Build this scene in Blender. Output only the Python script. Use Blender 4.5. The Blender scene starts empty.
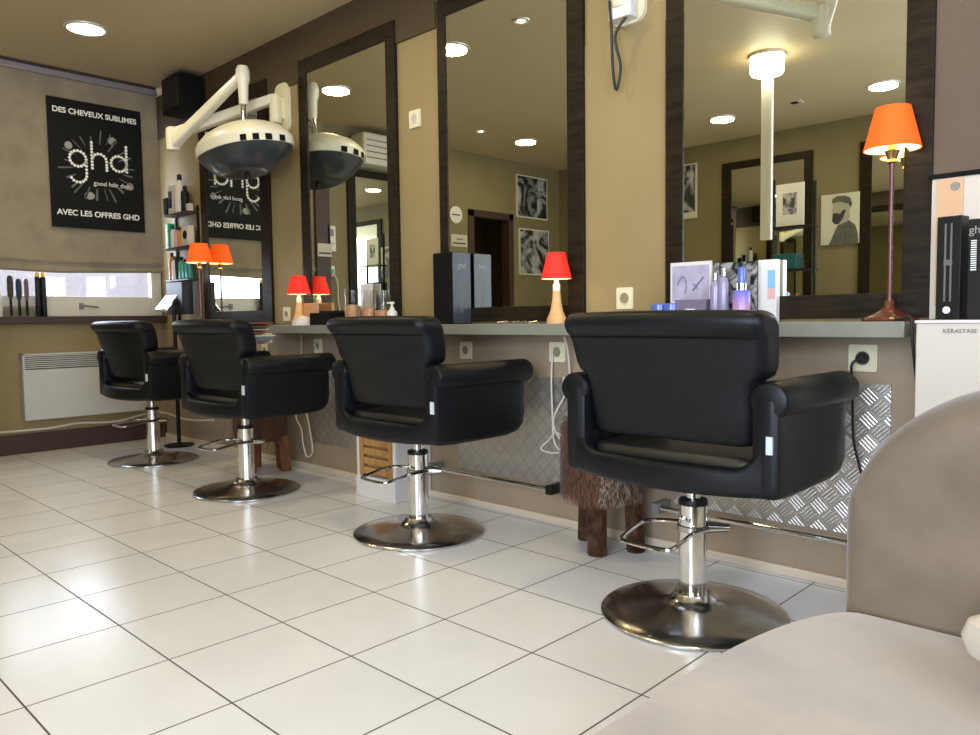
import bpy, bmesh, math, random
from mathutils import Vector, Matrix
random.seed(7)
C = bpy.context.scene.collection
PI = math.pi
D = 2.538            # mirror wall
H = 2.567              # ceiling

# ------------------------------------------------------------------ camera
cd = bpy.data.cameras.new('camera'); cam = bpy.data.objects.new('camera', cd); C.objects.link(cam)
F, YAW, PITCH, ROLL = 771.1, 0.767, -0.063, -0.013
d = Vector((-math.sin(YAW)*math.cos(PITCH), math.cos(YAW)*math.cos(PITCH), math.sin(PITCH)))
r = d.cross(Vector((0, 0, 1))).normalized(); u = r.cross(d)
r2 = math.cos(ROLL)*r + math.sin(ROLL)*u; u2 = -math.sin(ROLL)*r + math.cos(ROLL)*u
m4 = Matrix(((r2.x, u2.x, -d.x, 0), (r2.y, u2.y, -d.y, 0), (r2.z, u2.z, -d.z, .88), (0, 0, 0, 1)))
cam.matrix_world = m4
cd.sensor_width = 36; cd.lens = F/980*36; cd.clip_start = .02; cd.clip_end = 100
bpy.context.scene.camera = cam
# ------------------------------------------------------------------ world, exposure
w = bpy.data.worlds.new('world'); bpy.context.scene.world = w; w.use_nodes = True
bg = w.node_tree.nodes['Background']; bg.inputs[0].default_value = (.88, .86, 1, 1); bg.inputs[1].default_value = .95
vs = bpy.context.scene.view_settings
vs.view_transform = 'Standard'; vs.look = 'None'; vs.gamma = 1; vs.use_curve_mapping = False; vs.exposure = -0.07
def area(name, loc, direction, sx, sy, power, col):
    l = bpy.data.lights.new(name, 'AREA'); l.shape = 'RECTANGLE'; l.size = sx; l.size_y = sy; l.energy = power; l.color = col
    o = bpy.data.objects.new(name, l); C.objects.link(o); o.location = loc
    o.rotation_euler = Vector(direction).to_track_quat('-Z', 'Z').to_euler(); return o
DAY = (.72, .82, 1)
area('daylight_shop_window', (.2, -2.22, 1.35), (0, 1, -.12), 2.3, 2.1, 270, DAY)
area('daylight_side_window', (1.82, .1, 1.35), (-1, 0, -.12), 2.6, 2.1, 170, DAY)
area('daylight_left_window', (-6.25, 1.95, 1.5), (1, 0, 0), 1.0, 1.0, 45, DAY)
WARM = (1, .81, .42)
LARGE = [(-4.78, 1.67), (-3.57, 1.65), (-2.25, 1.66), (-.9, 1.66), (-4.92, -.59), (-3.21, -1.19), (-1.92, -1.17), (-.5, -1.1)]
SMALL = [(-2.97, 1.67), (-4.94, 0), (-5.3, .35), (-6.3, -.75)]  # last one is an added light that lifts the dark passage
P_LARGE, P_SMALL = 6, 2

# ------------------------------------------------------------------ helpers
def nodes(mt): return mt.node_tree.nodes, mt.node_tree.links
def mat(name, col, rough=.5, metal=0, spec=.5, coat=0, noise=None, bump=None, trans=0, alpha=1, emis=None, estr=0, sheen=0, ior=None):
    mt = bpy.data.materials.new(name); mt.use_nodes = True; N, L = nodes(mt); b = N['Principled BSDF']
    b.inputs['Base Color'].default_value = (*col, 1); b.inputs['Roughness'].default_value = rough; b.inputs['Metallic'].default_value = metal
    b.inputs['Specular IOR Level'].default_value = spec; b.inputs['Coat Weight'].default_value = coat
    b.inputs['Transmission Weight'].default_value = trans; b.inputs['Alpha'].default_value = alpha; b.inputs['Sheen Weight'].default_value = sheen
    if ior: b.inputs['IOR'].default_value = ior
    if emis: b.inputs['Emission Color'].default_value = (*emis, 1); b.inputs['Emission Strength'].default_value = estr
    tc = N.new('ShaderNodeTexCoord')
    if noise:   # (scale, amount)
        n = N.new('ShaderNodeTexNoise'); n.inputs['Scale'].default_value = noise[0]; n.inputs['Detail'].default_value = 5
        L.new(tc.outputs['Object'], n.inputs['Vector'])
        rp = N.new('ShaderNodeValToRGB'); a = noise[1]
        rp.color_ramp.elements[0].position = .3; rp.color_ramp.elements[1].position = .7
        rp.color_ramp.elements[0].color = (*[c*(1-a) for c in col], 1); rp.color_ramp.elements[1].color = (*[min(1, c*(1+a)) for c in col], 1)
        L.new(n.outputs['Fac'], rp.inputs['Fac']); L.new(rp.outputs['Color'], b.inputs['Base Color'])
    if bump:    # (scale, strength, distance)
        n = N.new('ShaderNodeTexNoise'); n.inputs['Scale'].default_value = bump[0]; n.inputs['Detail'].default_value = 4
        L.new(tc.outputs['Object'], n.inputs['Vector'])
        bp = N.new('ShaderNodeBump'); bp.inputs['Strength'].default_value = bump[1]; bp.inputs['Distance'].default_value = bump[2]
        L.new(n.outputs['Fac'], bp.inputs['Height']); L.new(bp.outputs['Normal'], b.inputs['Normal'])
    return mt
def wood(name, c1, c2, axis=(1, 1, 8), scale=3, rough=.45):
    mt = mat(name, c1, rough, spec=.12); N, L = nodes(mt); b = N['Principled BSDF']
    tc = N.new('ShaderNodeTexCoord'); mp = N.new('ShaderNodeMapping'); mp.inputs['Scale'].default_value = axis
    n = N.new('ShaderNodeTexNoise'); n.inputs['Scale'].default_value = scale; n.inputs['Detail'].default_value = 8; n.inputs['Distortion'].default_value = .6
    rp = N.new('ShaderNodeValToRGB'); rp.color_ramp.elements[0].position = .35; rp.color_ramp.elements[1].position = .68
    rp.color_ramp.elements[0].color = (*c1, 1); rp.color_ramp.elements[1].color = (*c2, 1)
    L.new(tc.outputs['Object'], mp.inputs['Vector']); L.new(mp.outputs['Vector'], n.inputs['Vector'])
    L.new(n.outputs['Fac'], rp.inputs['Fac']); L.new(rp.outputs['Color'], b.inputs['Base Color']); return mt
def mth(N, L, op, a, b=None, c=None):
    n = N.new('ShaderNodeMath'); n.operation = op
    for i, v in enumerate((a, b, c)):
        if v is None: continue
        if isinstance(v, (int, float)): n.inputs[i].default_value = v
        else: L.new(v, n.inputs[i])
    return n.outputs[0]
def tile_mat():
    mt = mat('white_floor_tiles', (.8, .79, .76), .22); N, L = nodes(mt); b = N['Principled BSDF']
    g = N.new('ShaderNodeNewGeometry'); s = N.new('ShaderNodeSeparateXYZ'); L.new(g.outputs['Position'], s.inputs[0])
    fx = mth(N, L, 'DIVIDE', mth(N, L, 'SUBTRACT', s.outputs[0], -1.979), .338); fy = mth(N, L, 'DIVIDE', mth(N, L, 'SUBTRACT', s.outputs[1], .492), .335)
    ex = mth(N, L, 'ABSOLUTE', mth(N, L, 'SUBTRACT', mth(N, L, 'FRACT', mth(N, L, 'ADD', fx, 20.5)), .5))
    ey = mth(N, L, 'ABSOLUTE', mth(N, L, 'SUBTRACT', mth(N, L, 'FRACT', mth(N, L, 'ADD', fy, 20.5)), .5))
    e = mth(N, L, 'MINIMUM', ex, ey); grout = mth(N, L, 'LESS_THAN', e, .007)
    cx = mth(N, L, 'FLOOR', mth(N, L, 'ADD', fx, 20)); cy = mth(N, L, 'FLOOR', mth(N, L, 'ADD', fy, 20))
    cv = N.new('ShaderNodeCombineXYZ'); L.new(cx, cv.inputs[0]); L.new(cy, cv.inputs[1])
    wn = N.new('ShaderNodeTexWhiteNoise'); L.new(cv.outputs[0], wn.inputs['Vector'])
    no = N.new('ShaderNodeTexNoise'); no.inputs['Scale'].default_value = 5; no.inputs['Detail'].default_value = 6; L.new(g.outputs['Position'], no.inputs['Vector'])
    v = mth(N, L, 'ADD', mth(N, L, 'MULTIPLY', wn.outputs['Value'], .05), mth(N, L, 'MULTIPLY', no.outputs['Fac'], .12))
    rp = N.new('ShaderNodeValToRGB'); rp.color_ramp.elements[0].color = (.76, .77, .79, 1); rp.color_ramp.elements[1].color = (.87, .88, .90, 1); rp.color_ramp.elements[1].position = .14
    L.new(v, rp.inputs['Fac'])
    mx = N.new('ShaderNodeMix'); mx.data_type = 'RGBA'; L.new(grout, mx.inputs['Factor']); L.new(rp.outputs[0], mx.inputs[6]); mx.inputs[7].default_value = (.09, .08, .075, 1)
    L.new(mx.outputs[2], b.inputs['Base Color'])
    ro = mth(N, L, 'ADD', mth(N, L, 'MULTIPLY', grout, .5), mth(N, L, 'ADD', .16, mth(N, L, 'MULTIPLY', no.outputs['Fac'], .14)))
    L.new(ro, b.inputs['Roughness'])
    bp = N.new('ShaderNodeBump'); bp.inputs['Strength'].default_value = .4; bp.inputs['Distance'].default_value = .002
    L.new(mth(N, L, 'SUBTRACT', 1, grout), bp.inputs['Height']); L.new(bp.outputs[0], b.inputs['Normal']); return mt
def plate_mat():
    mt = mat('aluminium_tread_plate', (.62, .60, .56), .4, .9); N, L = nodes(mt); b = N['Principled BSDF']
    g = N.new('ShaderNodeNewGeometry'); s = N.new('ShaderNodeSeparateXYZ'); L.new(g.outputs['Position'], s.inputs[0])
    k = 1/(.052*math.sqrt(2))
    uu = mth(N, L, 'MULTIPLY', mth(N, L, 'ADD', mth(N, L, 'ADD', s.outputs[0], s.outputs[2]), 20), k); vv = mth(N, L, 'MULTIPLY', mth(N, L, 'ADD', mth(N, L, 'SUBTRACT', s.outputs[0], s.outputs[2]), 20), k)
    fu = mth(N, L, 'FRACT', uu); fv = mth(N, L, 'FRACT', vv)
    par = mth(N, L, 'MODULO', mth(N, L, 'ADD', mth(N, L, 'FLOOR', uu), mth(N, L, 'FLOOR', vv)), 2)
    su = mth(N, L, 'ABSOLUTE', mth(N, L, 'SINE', mth(N, L, 'MULTIPLY', fu, 5*PI))); sv = mth(N, L, 'ABSOLUTE', mth(N, L, 'SINE', mth(N, L, 'MULTIPLY', fv, 5*PI)))
    st = mth(N, L, 'ADD', mth(N, L, 'MULTIPLY', par, su), mth(N, L, 'MULTIPLY', mth(N, L, 'SUBTRACT', 1, par), sv))
    def ins(x): return mth(N, L, 'GREATER_THAN', mth(N, L, 'SUBTRACT', .5, mth(N, L, 'ABSOLUTE', mth(N, L, 'SUBTRACT', x, .5))), .07)
    hgt = mth(N, L, 'MULTIPLY', mth(N, L, 'MULTIPLY', ins(fu), ins(fv)), mth(N, L, 'ADD', .3, mth(N, L, 'MULTIPLY', st, .7)))
    bp = N.new('ShaderNodeBump'); bp.inputs['Strength'].default_value = .8; bp.inputs['Distance'].default_value = .002
    L.new(hgt, bp.inputs['Height']); L.new(bp.outputs[0], b.inputs['Normal'])
    mx = N.new('ShaderNodeMix'); mx.data_type = 'RGBA'; L.new(hgt, mx.inputs['Factor']); mx.inputs[6].default_value = (.50, .48, .44, 1); mx.inputs[7].default_value = (.66, .64, .60, 1)
    L.new(mx.outputs[2], b.inputs['Base Color']); return mt
def photo_mat(name, seed, dark=.02, light=.6, scale=3.2):
    mt = mat(name, (.3, .3, .3), .4); N, L = nodes(mt); b = N['Principled BSDF']
    tc = N.new('ShaderNodeTexCoord'); mp = N.new('ShaderNodeMapping'); mp.inputs['Location'].default_value = (seed, seed*2, seed*.7)
    n = N.new('ShaderNodeTexNoise'); n.inputs['Scale'].default_value = scale; n.inputs['Detail'].default_value = 3; n.inputs['Distortion'].default_value = 2.4
    rp = N.new('ShaderNodeValToRGB'); rp.color_ramp.elements[0].position = .42; rp.color_ramp.elements[1].position = .62
    rp.color_ramp.elements[0].color = (dark,)*3+(1,); rp.color_ramp.elements[1].color = (light,)*3+(1,)
    L.new(tc.outputs['Object'], mp.inputs[0]); L.new(mp.outputs[0], n.inputs['Vector']); L.new(n.outputs['Fac'], rp.inputs[0]); L.new(rp.outputs[0], b.inputs['Base Color']); return mt
def glass_mat(name, tint=(1, 1, 1), gloss=.06):
    mt = bpy.data.materials.new(name); mt.use_nodes = True; N, L = nodes(mt); N.clear()
    o = N.new('ShaderNodeOutputMaterial'); t = N.new('ShaderNodeBsdfTransparent'); t.inputs[0].default_value = (*tint, 1)
    g = N.new('ShaderNodeBsdfGlossy'); g.inputs['Roughness'].default_value = .03; mx = N.new('ShaderNodeMixShader')
    fr = N.new('ShaderNodeLayerWeight'); fr.inputs[0].default_value = .35
    a = mth(N, L, 'ADD', gloss, mth(N, L, 'MULTIPLY', fr.outputs['Fresnel'], .5 if gloss else .16))
    L.new(a, mx.inputs[0]); L.new(t.outputs[0], mx.inputs[1]); L.new(g.outputs[0], mx.inputs[2]); L.new(mx.outputs[0], o.inputs[0]); return mt

M = dict(
    floor=tile_mat(), plate=plate_mat(),
    wall=mat('beige_wall_paint', (.31, .232, .102), .6, noise=(3, .05), bump=(60, .1, .002)),
    olive=mat('olive_tan_wall_paint', (.21, .17, .08), .6, noise=(3, .05)),
    upper=mat('shade_dark_taupe', (.065, .043, .018), .6, noise=(3, .05)),  # dark tone holds the soffit shade of the upper front wall
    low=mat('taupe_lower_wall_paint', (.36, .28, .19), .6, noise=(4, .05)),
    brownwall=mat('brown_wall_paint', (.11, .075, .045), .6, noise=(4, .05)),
    ceiling=mat('taupe_ceiling_paint', (.52, .415, .25), .55, noise=(1.5, .03)),
    wenge=wood('wenge_wood', (.012, .009, .005), (.028, .020, .011), (2, 2, 12), 4, .42),
    wengeh=wood('wenge_wood_horizontal', (.012, .009, .005), (.03, .020, .011), (12, 2, 2), 4, .42),
    brown=mat('dark_brown_board', (.055, .028, .02), .5, noise=(8, .15)),
    mirror=mat('mirror_silver', (.80, .82, .72), .0, 1),
    leather=mat('black_leather', (.0045, .0055, .007), .42, spec=.27, noise=(30, .2), bump=(240, .12, .001)),
    leather2=mat('black_leather_seat', (.02, .019, .015), .3, spec=.6, bump=(240, .12, .001)),
    chrome=mat('chrome', (.82, .82, .82), .07, 1),
    steel=mat('brushed_steel', (.52, .51, .50), .2, 1, noise=(9, .2), bump=(14, .05, .004)),
    blackp=mat('black_plastic', (.008, .008, .008), .45, spec=.3), black=mat('matt_black', (.005, .005, .005), .75, spec=.15),
    whitep=mat('white_plastic', (.75, .73, .66), .35), cream=mat('cream_plastic', (.80, .74, .50), .4), cream2=mat('pale_cream_plastic', (.78, .75, .62), .32, coat=.3),
    recess=mat('socket_recess', (.30, .26, .15), .5), plinth=mat('cream_plinth_tile', (.70, .60, .45), .4), white=mat('white_lacquer', (.78, .77, .74), .35), offw=mat('off_white_board', (.58, .53, .45), .5),
    shelf=mat('grey_green_laminate', (.23, .235, .19), .3, noise=(10, .08)),
    blind=mat('taupe_linen_blind', (.265, .225, .155), .85, noise=(7, .16), bump=(150, .4, .002)),
    rail=mat('grey_aluminium_rail', (.30, .28, .30), .4, .4),
    winframe=mat('cream_window_frame', (.66, .63, .50), .4), glass=glass_mat('window_glass'),
    clear=glass_mat('clear_acrylic', (.95, .95, .94), .0), frosted=mat('frosted_pane', (.86, .84, .9), .5, trans=.0, emis=(.90, .88, 1), estr=.0),
    lamp_on=mat('lit_diffuser', (1, 1, 1), .5, emis=(1, .97, .80), estr=9), drum_on=mat('lit_drum_diffuser', (1, 1, 1), .5, emis=(1, .92, .68), estr=14), spot_on=mat('lit_spot_bulb', (1, 1, 1), .5, emis=(1, .92, .75), estr=8),
    trimring=mat('lamp_trim_ring', (.7, .68, .6), .3, .3),
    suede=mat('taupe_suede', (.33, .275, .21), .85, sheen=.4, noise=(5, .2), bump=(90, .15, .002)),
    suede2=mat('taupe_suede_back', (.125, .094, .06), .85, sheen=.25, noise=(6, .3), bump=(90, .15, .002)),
    radiator=mat('radiator_enamel', (.56, .555, .52), .4), plastic_grey=mat('grey_plastic', (.2, .2, .2), .4),
    lightwood=wood('pale_turned_wood', (.62, .36, .15), (.78, .50, .25), (1, 1, 5), 8), crate=wood('orange_crate_wood', (.38, .20, .07), (.55, .32, .12), (9, 1, 1), 3),
    mahog=mat('mahogany_turned_metal', (.10, .022, .012), .25, spec=.6), brass=mat('brass', (.55, .38, .16), .25, 1),
    bark=wood('bark_wood', (.03, .014, .008), (.11, .055, .03), (4, 4, 2), 9, .5), furbase=mat('brown_hide', (.13, .06, .035), .9),
    logbrown=wood('brown_log_wood', (.16, .06, .025), (.34, .15, .07), (3, 3, 1), 8, .5),
    paper=mat('printed_paper', (.7, .66, .64), .5), ink=mat('dark_print', (.04, .04, .045), .5), whiteink=mat('white_print', (.85, .85, .82), .5),
    poster=mat('black_poster_paper', (.007, .0075, .007), .6, spec=.15), greyink=mat('grey_print', (.13, .13, .12), .5), greyink2=mat('pale_grey_print', (.30, .30, .27), .5),
    lav=mat('lavender_card', (.42, .38, .50), .4, noise=(18, .25)), purple=mat('muted_purple_card', (.19, .16, .24), .45), blue=mat('blue_glass_jar', (.10, .16, .55), .15, spec=.7),
    slate=mat('slate_blue_gloss_card', (.045, .052, .066), .35, coat=.15), teal=mat('teal_card', (.01, .10, .11), .4),
    amber=mat('amber_liquid', (.50, .20, .05), .2), peach=mat('peach_powder', (.58, .30, .15), .5), green=mat('green_plastic', (.03, .35, .16), .35), tealp=mat('teal_plastic', (.02, .22, .20), .3),
    pink=mat('pink_plastic', (.62, .36, .42), .4), red=mat('red_plastic', (.6, .03, .02), .35), orangep=mat('orange_plastic', (.6, .25, .04), .4),
    cord_w=mat('white_cord', (.68, .64, .54), .5), cord_b=mat('black_cord', (.015, .015, .015), .5), wooden_card=mat('pale_birch_card', (.58, .36, .20), .45, noise=(7, .06)),
    gold=mat('gold_cap', (.75, .45, .08), .3, .8), bristle=mat('dark_bristles', (.05, .045, .03), .7), bristleb=mat('blue_black_bristles', (.015, .03, .05), .6), bristlep=mat('mauve_brush', (.16, .09, .08), .6),
    shade_or=mat('orange_fabric_shade', (.75, .10, .004), .7, emis=(1, .105, .004), estr=.66), shade_red=mat('red_fabric_shade', (.75, .02, .01), .7, emis=(1, .025, .01), estr=.38),
    shade_in=mat('lit_shade_lining', (.9, .8, .6), .7, emis=(1, .72, .36), estr=2.0), bulb=mat('lit_bulb', (1, 1, 1), .5, emis=(1, .8, .5), estr=12),
    tag=mat('white_label', (.6, .68, .72), .4), canvas=mat('cream_canvas_print', (.62, .60, .48), .6), skin=mat('grey_print_face', (.38, .36, .27), .6), jacket=mat('dark_grey_print_jacket', (.10, .10, .08), .6, noise=(30, .3)),
)

def new_obj(name, bm, m, parent=None, smooth=True, bevel=0, seg=2, sub=0):
    me = bpy.data.meshes.new(name)
    bmesh.ops.recalc_face_normals(bm, faces=bm.faces)
    bm.to_mesh(me); bm.free(); me.materials.append(m)
    o = bpy.data.objects.new(name, me); C.objects.link(o)
    if smooth:
        for p in me.polygons: p.use_smooth = True
    if bevel:
        b = o.modifiers.new('bevel', 'BEVEL'); b.width = bevel; b.segments = seg; b.limit_method = 'ANGLE'; b.angle_limit = math.radians(40)
    if sub:
        s = o.modifiers.new('subsurf', 'SUBSURF'); s.levels = sub; s.render_levels = sub
    if smooth:
        try:
            if not sub: me.set_sharp_from_angle(angle=math.radians(38))
        except Exception: pass
    if parent: o.parent = parent
    return o
def BM(): return bmesh.new()
def box(bm, x0, x1, y0, y1, z0, z1):
    v = [bm.verts.new(p) for p in ((x0, y0, z0), (x1, y0, z0), (x1, y1, z0), (x0, y1, z0), (x0, y0, z1), (x1, y0, z1), (x1, y1, z1), (x0, y1, z1))]
    for f in ((0, 3, 2, 1), (4, 5, 6, 7), (0, 1, 5, 4), (1, 2, 6, 5), (2, 3, 7, 6), (3, 0, 4, 7)): bm.faces.new([v[i] for i in f])
    return v
def loft(bm, rings, cap=True, close=False):
    vs = [[bm.verts.new(p) for p in rg] for rg in rings]
    n = len(vs[0]); k = len(vs)
    for i in range(k if close else k-1):
        a, b = vs[i], vs[(i+1) % k]
        for j in range(n): bm.faces.new((a[j], a[(j+1) % n], b[(j+1) % n], b[j]))
    if cap and not close: bm.faces.new(vs[0][::-1]); bm.faces.new(vs[-1])
def lathe(bm, prof, n=32, c=(0, 0, 0), cap=True):
    loft(bm, [[(c[0]+rr*math.cos(2*PI*i/n), c[1]+rr*math.sin(2*PI*i/n), c[2]+z) for i in range(n)] for rr, z in prof], cap)
def tube(bm, pts, rad, n=8, closed=False):
    P = [Vector(p) for p in pts]; rings = []
    up = Vector((0, 0, 1)); prev = None
    for i, p in enumerate(P):
        if closed: t = (P[(i+1) % len(P)] - P[i-1]).normalized()
        else: t = (P[min(i+1, len(P)-1)] - P[max(i-1, 0)]).normalized()
        if prev is None:
            a = t.cross(up if abs(t.z) < .95 else Vector((1, 0, 0))).normalized()
        else:
            a = (prev - t*prev.dot(t)).normalized()
        prev = a; b = t.cross(a); rr = rad[i] if isinstance(rad, (list, tuple)) else rad
        rings.append([p + a*rr*math.cos(2*PI*k/n) + b*rr*math.sin(2*PI*k/n) for k in range(n)])
    loft(bm, rings, True, closed)
def spline(pts, k=6, closed=False):
    P = [Vector(p) for p in pts]; out = []; n = len(P)
    for i in range(n if closed else n-1):
        p0 = P[i-1] if (i > 0 or closed) else P[0]; p1 = P[i]; p2 = P[(i+1) % n]; p3 = P[(i+2) % n] if (closed or i+2 < n) else P[-1]
        for s in range(k):
            t = s/k
            out.append(.5*((2*p1)+(-p0+p2)*t+(2*p0-5*p1+4*p2-p3)*t*t+(-p0+3*p1-3*p2+p3)*t**3))
    if not closed: out.append(P[-1])
    return out
def rrect(a0, a1, b0, b1, rad, n=4):
    """rounded rectangle as a list of (a, b), anticlockwise"""
    rad = min(rad, (a1-a0)/2-1e-4, (b1-b0)/2-1e-4); out = []
    for cx, cy, s in ((a1-rad, b1-rad, 0), (a0+rad, b1-rad, 1), (a0+rad, b0+rad, 2), (a1-rad, b0+rad, 3)):
        for i in range(n+1):
            t = (s+i/n)*PI/2; out.append((cx+rad*math.cos(t), cy+rad*math.sin(t)))
    return out
def empty(name, loc=(0, 0, 0), rz=0):
    o = bpy.data.objects.new(name, None); C.objects.link(o); o.location = loc; o.rotation_euler = (0, 0, rz); o.empty_display_size = .05; return o
def tag(o, label=None, cat=None, group=None, kind=None):
    if label: o['label'] = label
    if cat: o['category'] = cat
    if group: o['group'] = group
    if kind: o['kind'] = kind
    return o
def part(name, m, parent, fn, **k):
    bm = BM(); fn(bm); return new_obj(name, bm, m, parent, **k)
def bxp(name, m, parent, *a, bevel=0, seg=2):
    bm = BM(); box(bm, *a); return new_obj(name, bm, m, parent, smooth=bevel > 0, bevel=bevel, seg=seg)
def struct(name, m, *a, parent=None, bevel=0):
    o = bxp(name, m, parent, *a, bevel=bevel)
    if not parent: tag(o, kind='structure')
    return o
def copy_tree(o, parent=None):
    c = o.copy(); C.objects.link(c)
    if parent: c.parent = parent
    for ch in [x for x in bpy.data.objects if x.parent == o and x.name != c.name]: copy_tree(ch, c)
    return c
def text(name, s, size, m, parent, loc, rot, extrude=.0004, align='CENTER', bold=0):
    cu = bpy.data.curves.new('t', 'FONT'); cu.body = s; cu.size = size; cu.extrude = extrude; cu.align_x = align; cu.align_y = 'CENTER'; cu.offset = bold
    t = bpy.data.objects.new('t', cu); C.objects.link(t); bpy.context.view_layer.update()
    me = bpy.data.meshes.new_from_object(t.evaluated_get(bpy.context.evaluated_depsgraph_get()))
    bpy.data.objects.remove(t); bpy.data.curves.remove(cu)
    me.materials.clear(); me.materials.append(m); o = bpy.data.objects.new(name, me); C.objects.link(o); me.name = name
    o.location = loc; o.rotation_euler = rot; o.parent = parent; return o

# ------------------------------------------------------------------ structure
XR, YB, XL, XW = 1.7, -2.0, -5.65, -5.95
struct('floor', M['floor'], -6.2, XR+.1, YB-.1, D+.1, -.1, 0)
struct('ceiling', M['ceiling'], -6.2, XR+.1, YB-.1, D+.1, H, H+.1)
struct('wall_front', M['wall'], -6.2, XR+.1, D, D+.1, .83, H)
struct('wall_front_lower', M['low'], -6.2, XR+.1, D, D+.1, 0, .83)
struct('shaded_trim_1', M['upper'], XW, -2.77, D-.012, D, 2.258, H)  # upper wall band, shade under the soffit painted as a darker colour
struct('trim_2', M['wall'], -1.912, -1.532, D-.004, D, .87, 1.96)
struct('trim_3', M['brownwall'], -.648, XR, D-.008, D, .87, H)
struct('trim_4', M['wall'], -4.33, -3.97, D-.004, D, .87, 2.258)
struct('baseboard_front', M['plinth'], XW, -.62, D-.014, D, 0, .032, bevel=.004)
# left: window recess wall, return, main wall with the dark doorway
struct('wall_left', M['wall'], XW-.1, XW, 1.3, D, 0, .94)
struct('wall_left_above', M['wall'], XW-.1, XW, 1.3, D, 2.45, H)
struct('wall_left_return', M['wall'], -6.2, XL, 1.2, 1.3, 0, H)
bm = BM()
for a in ((-.02, 1.2, 0, H), (-1.2, -.52, 1.94, H), (YB, -1.2, 0, H), (-.52, -.02, 0, H)): box(bm, XL-.1, XL, a[0], a[1], a[2], a[3])
tag(new_obj('wall_left_main', bm, M['olive'], smooth=False), kind='structure')
struct('wall_back', M['olive'], -6.9, -1.25, YB-.1, YB, 0, H)
bm = BM(); box(bm, -1.25, -.95, YB-.1, YB, 0, H); box(bm, 1.35, XR+.1, YB-.1, YB, 0, H); box(bm, -.95, 1.35, YB-.1, YB, 2.4, H); box(bm, -.95, 1.35, YB-.1, YB, 0, .3)
tag(new_obj('wall_back_shopfront', bm, M['olive'], smooth=False), kind='structure')
bm = BM(); box(bm, XR, XR+.1, YB, -1.2, 0, H); box(bm, XR, XR+.1, 1.4, D, 0, H); box(bm, XR, XR+.1, -1.2, 1.4, 2.4, H); box(bm, XR, XR+.1, -1.2, 1.4, 0, .3)
tag(new_obj('wall_right', bm, M['wall'], smooth=False), kind='structure')
bm = BM(); box(bm, -6.9, -6.8, YB, .3, 0, H); box(bm, -6.8, XL-.1, .3, .4, 0, H)
tag(new_obj('wall_passage', bm, M['olive'], smooth=False), kind='structure')
struct('floor_passage', M['brown'], -6.9, -6.2, YB-.1, .4, -.1, 0); struct('ceiling_passage', M['upper'], -6.9, -6.2, YB-.1, .4, H, H+.1)
# door frame on left wall
bm = BM(); box(bm, XL-.1, XL+.015, -.60, -.52, 0, 2.0); box(bm, XL-.1, XL+.015, -1.2, -1.13, 0, 2.0); box(bm, XL-.1, XL+.015, -1.2, -.52, 1.93, 2.0)
tag(new_obj('door_1', bm, M['brown'], smooth=False, bevel=.004), kind='structure')
# dark pilaster beside the recess
struct('trim_5', M['brown'], XL, XL+.03, 1.17, 1.31, 0, H-.35)
struct('trim_6', M['brown'], XL-.03, XL+.03, 1.3, 2.42, 2.553, H)          # dark cornice over the blind
struct('baseboard_left', M['brown'], XW, XW+.018, 1.3, D, 0, .135, bevel=.003)
struct('trim_8', M['brown'], XW, XW+.10, 1.3, D, .888, .935, bevel=.004)     # dark window ledge
def window(name, axis, c, a0, a1, z0, z1, fw=.06, mull=(), tr=()):
    """axis 'x': plane x=c spanning y a0..a1 ; axis 'y': plane y=c spanning x"""
    root = empty(name); tag(root, kind='structure')
    def bx(bm, p0, p1, q0, q1, t):
        if axis == 'x': box(bm, c-t, c+t, p0, p1, q0, q1)
        else: box(bm, p0, p1, c-t, c+t, q0, q1)
    bm = BM(); bx(bm, a0, a0+fw, z0, z1, .03); bx(bm, a1-fw, a1, z0, z1, .03); bx(bm, a0+fw, a1-fw, z0, z0+fw*1.9, .03); bx(bm, a0+fw, a1-fw, z1-fw, z1, .03)
    for m_ in mull: bx(bm, m_-.03, m_+.03, z0+fw, z1-fw, .028)
    new_obj('window_frame', bm, M['winframe'], root, smooth=False, bevel=.006)
    bm = BM(); bx(bm, a0+fw*.9, a1-fw*.9, z0+fw, z1-fw*.9, .003); new_obj('pane', bm, M['glass'], root, smooth=False)
    return root
w1 = window('window_1', 'x', XW+.0, 1.32, D-.008, .935, 2.45, .075)
part('handle', M['plastic_grey'], w1, lambda b: (box(b, XW+.03, XW+.045, 1.94, 1.965, .985, 1.03), tube(b, [(XW+.05, 1.95, 1.012), (XW+.055, 1.98, 1.01), (XW+.055, 2.06, 1.0)], .007)))
window('window_2', 'y', YB-.05, -.95, 1.35, .3, 2.4, .06, (.2,))
window('window_3', 'x', XR+.05, -1.2, 1.4, .3, 2.4, .06, (.1,))

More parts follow.
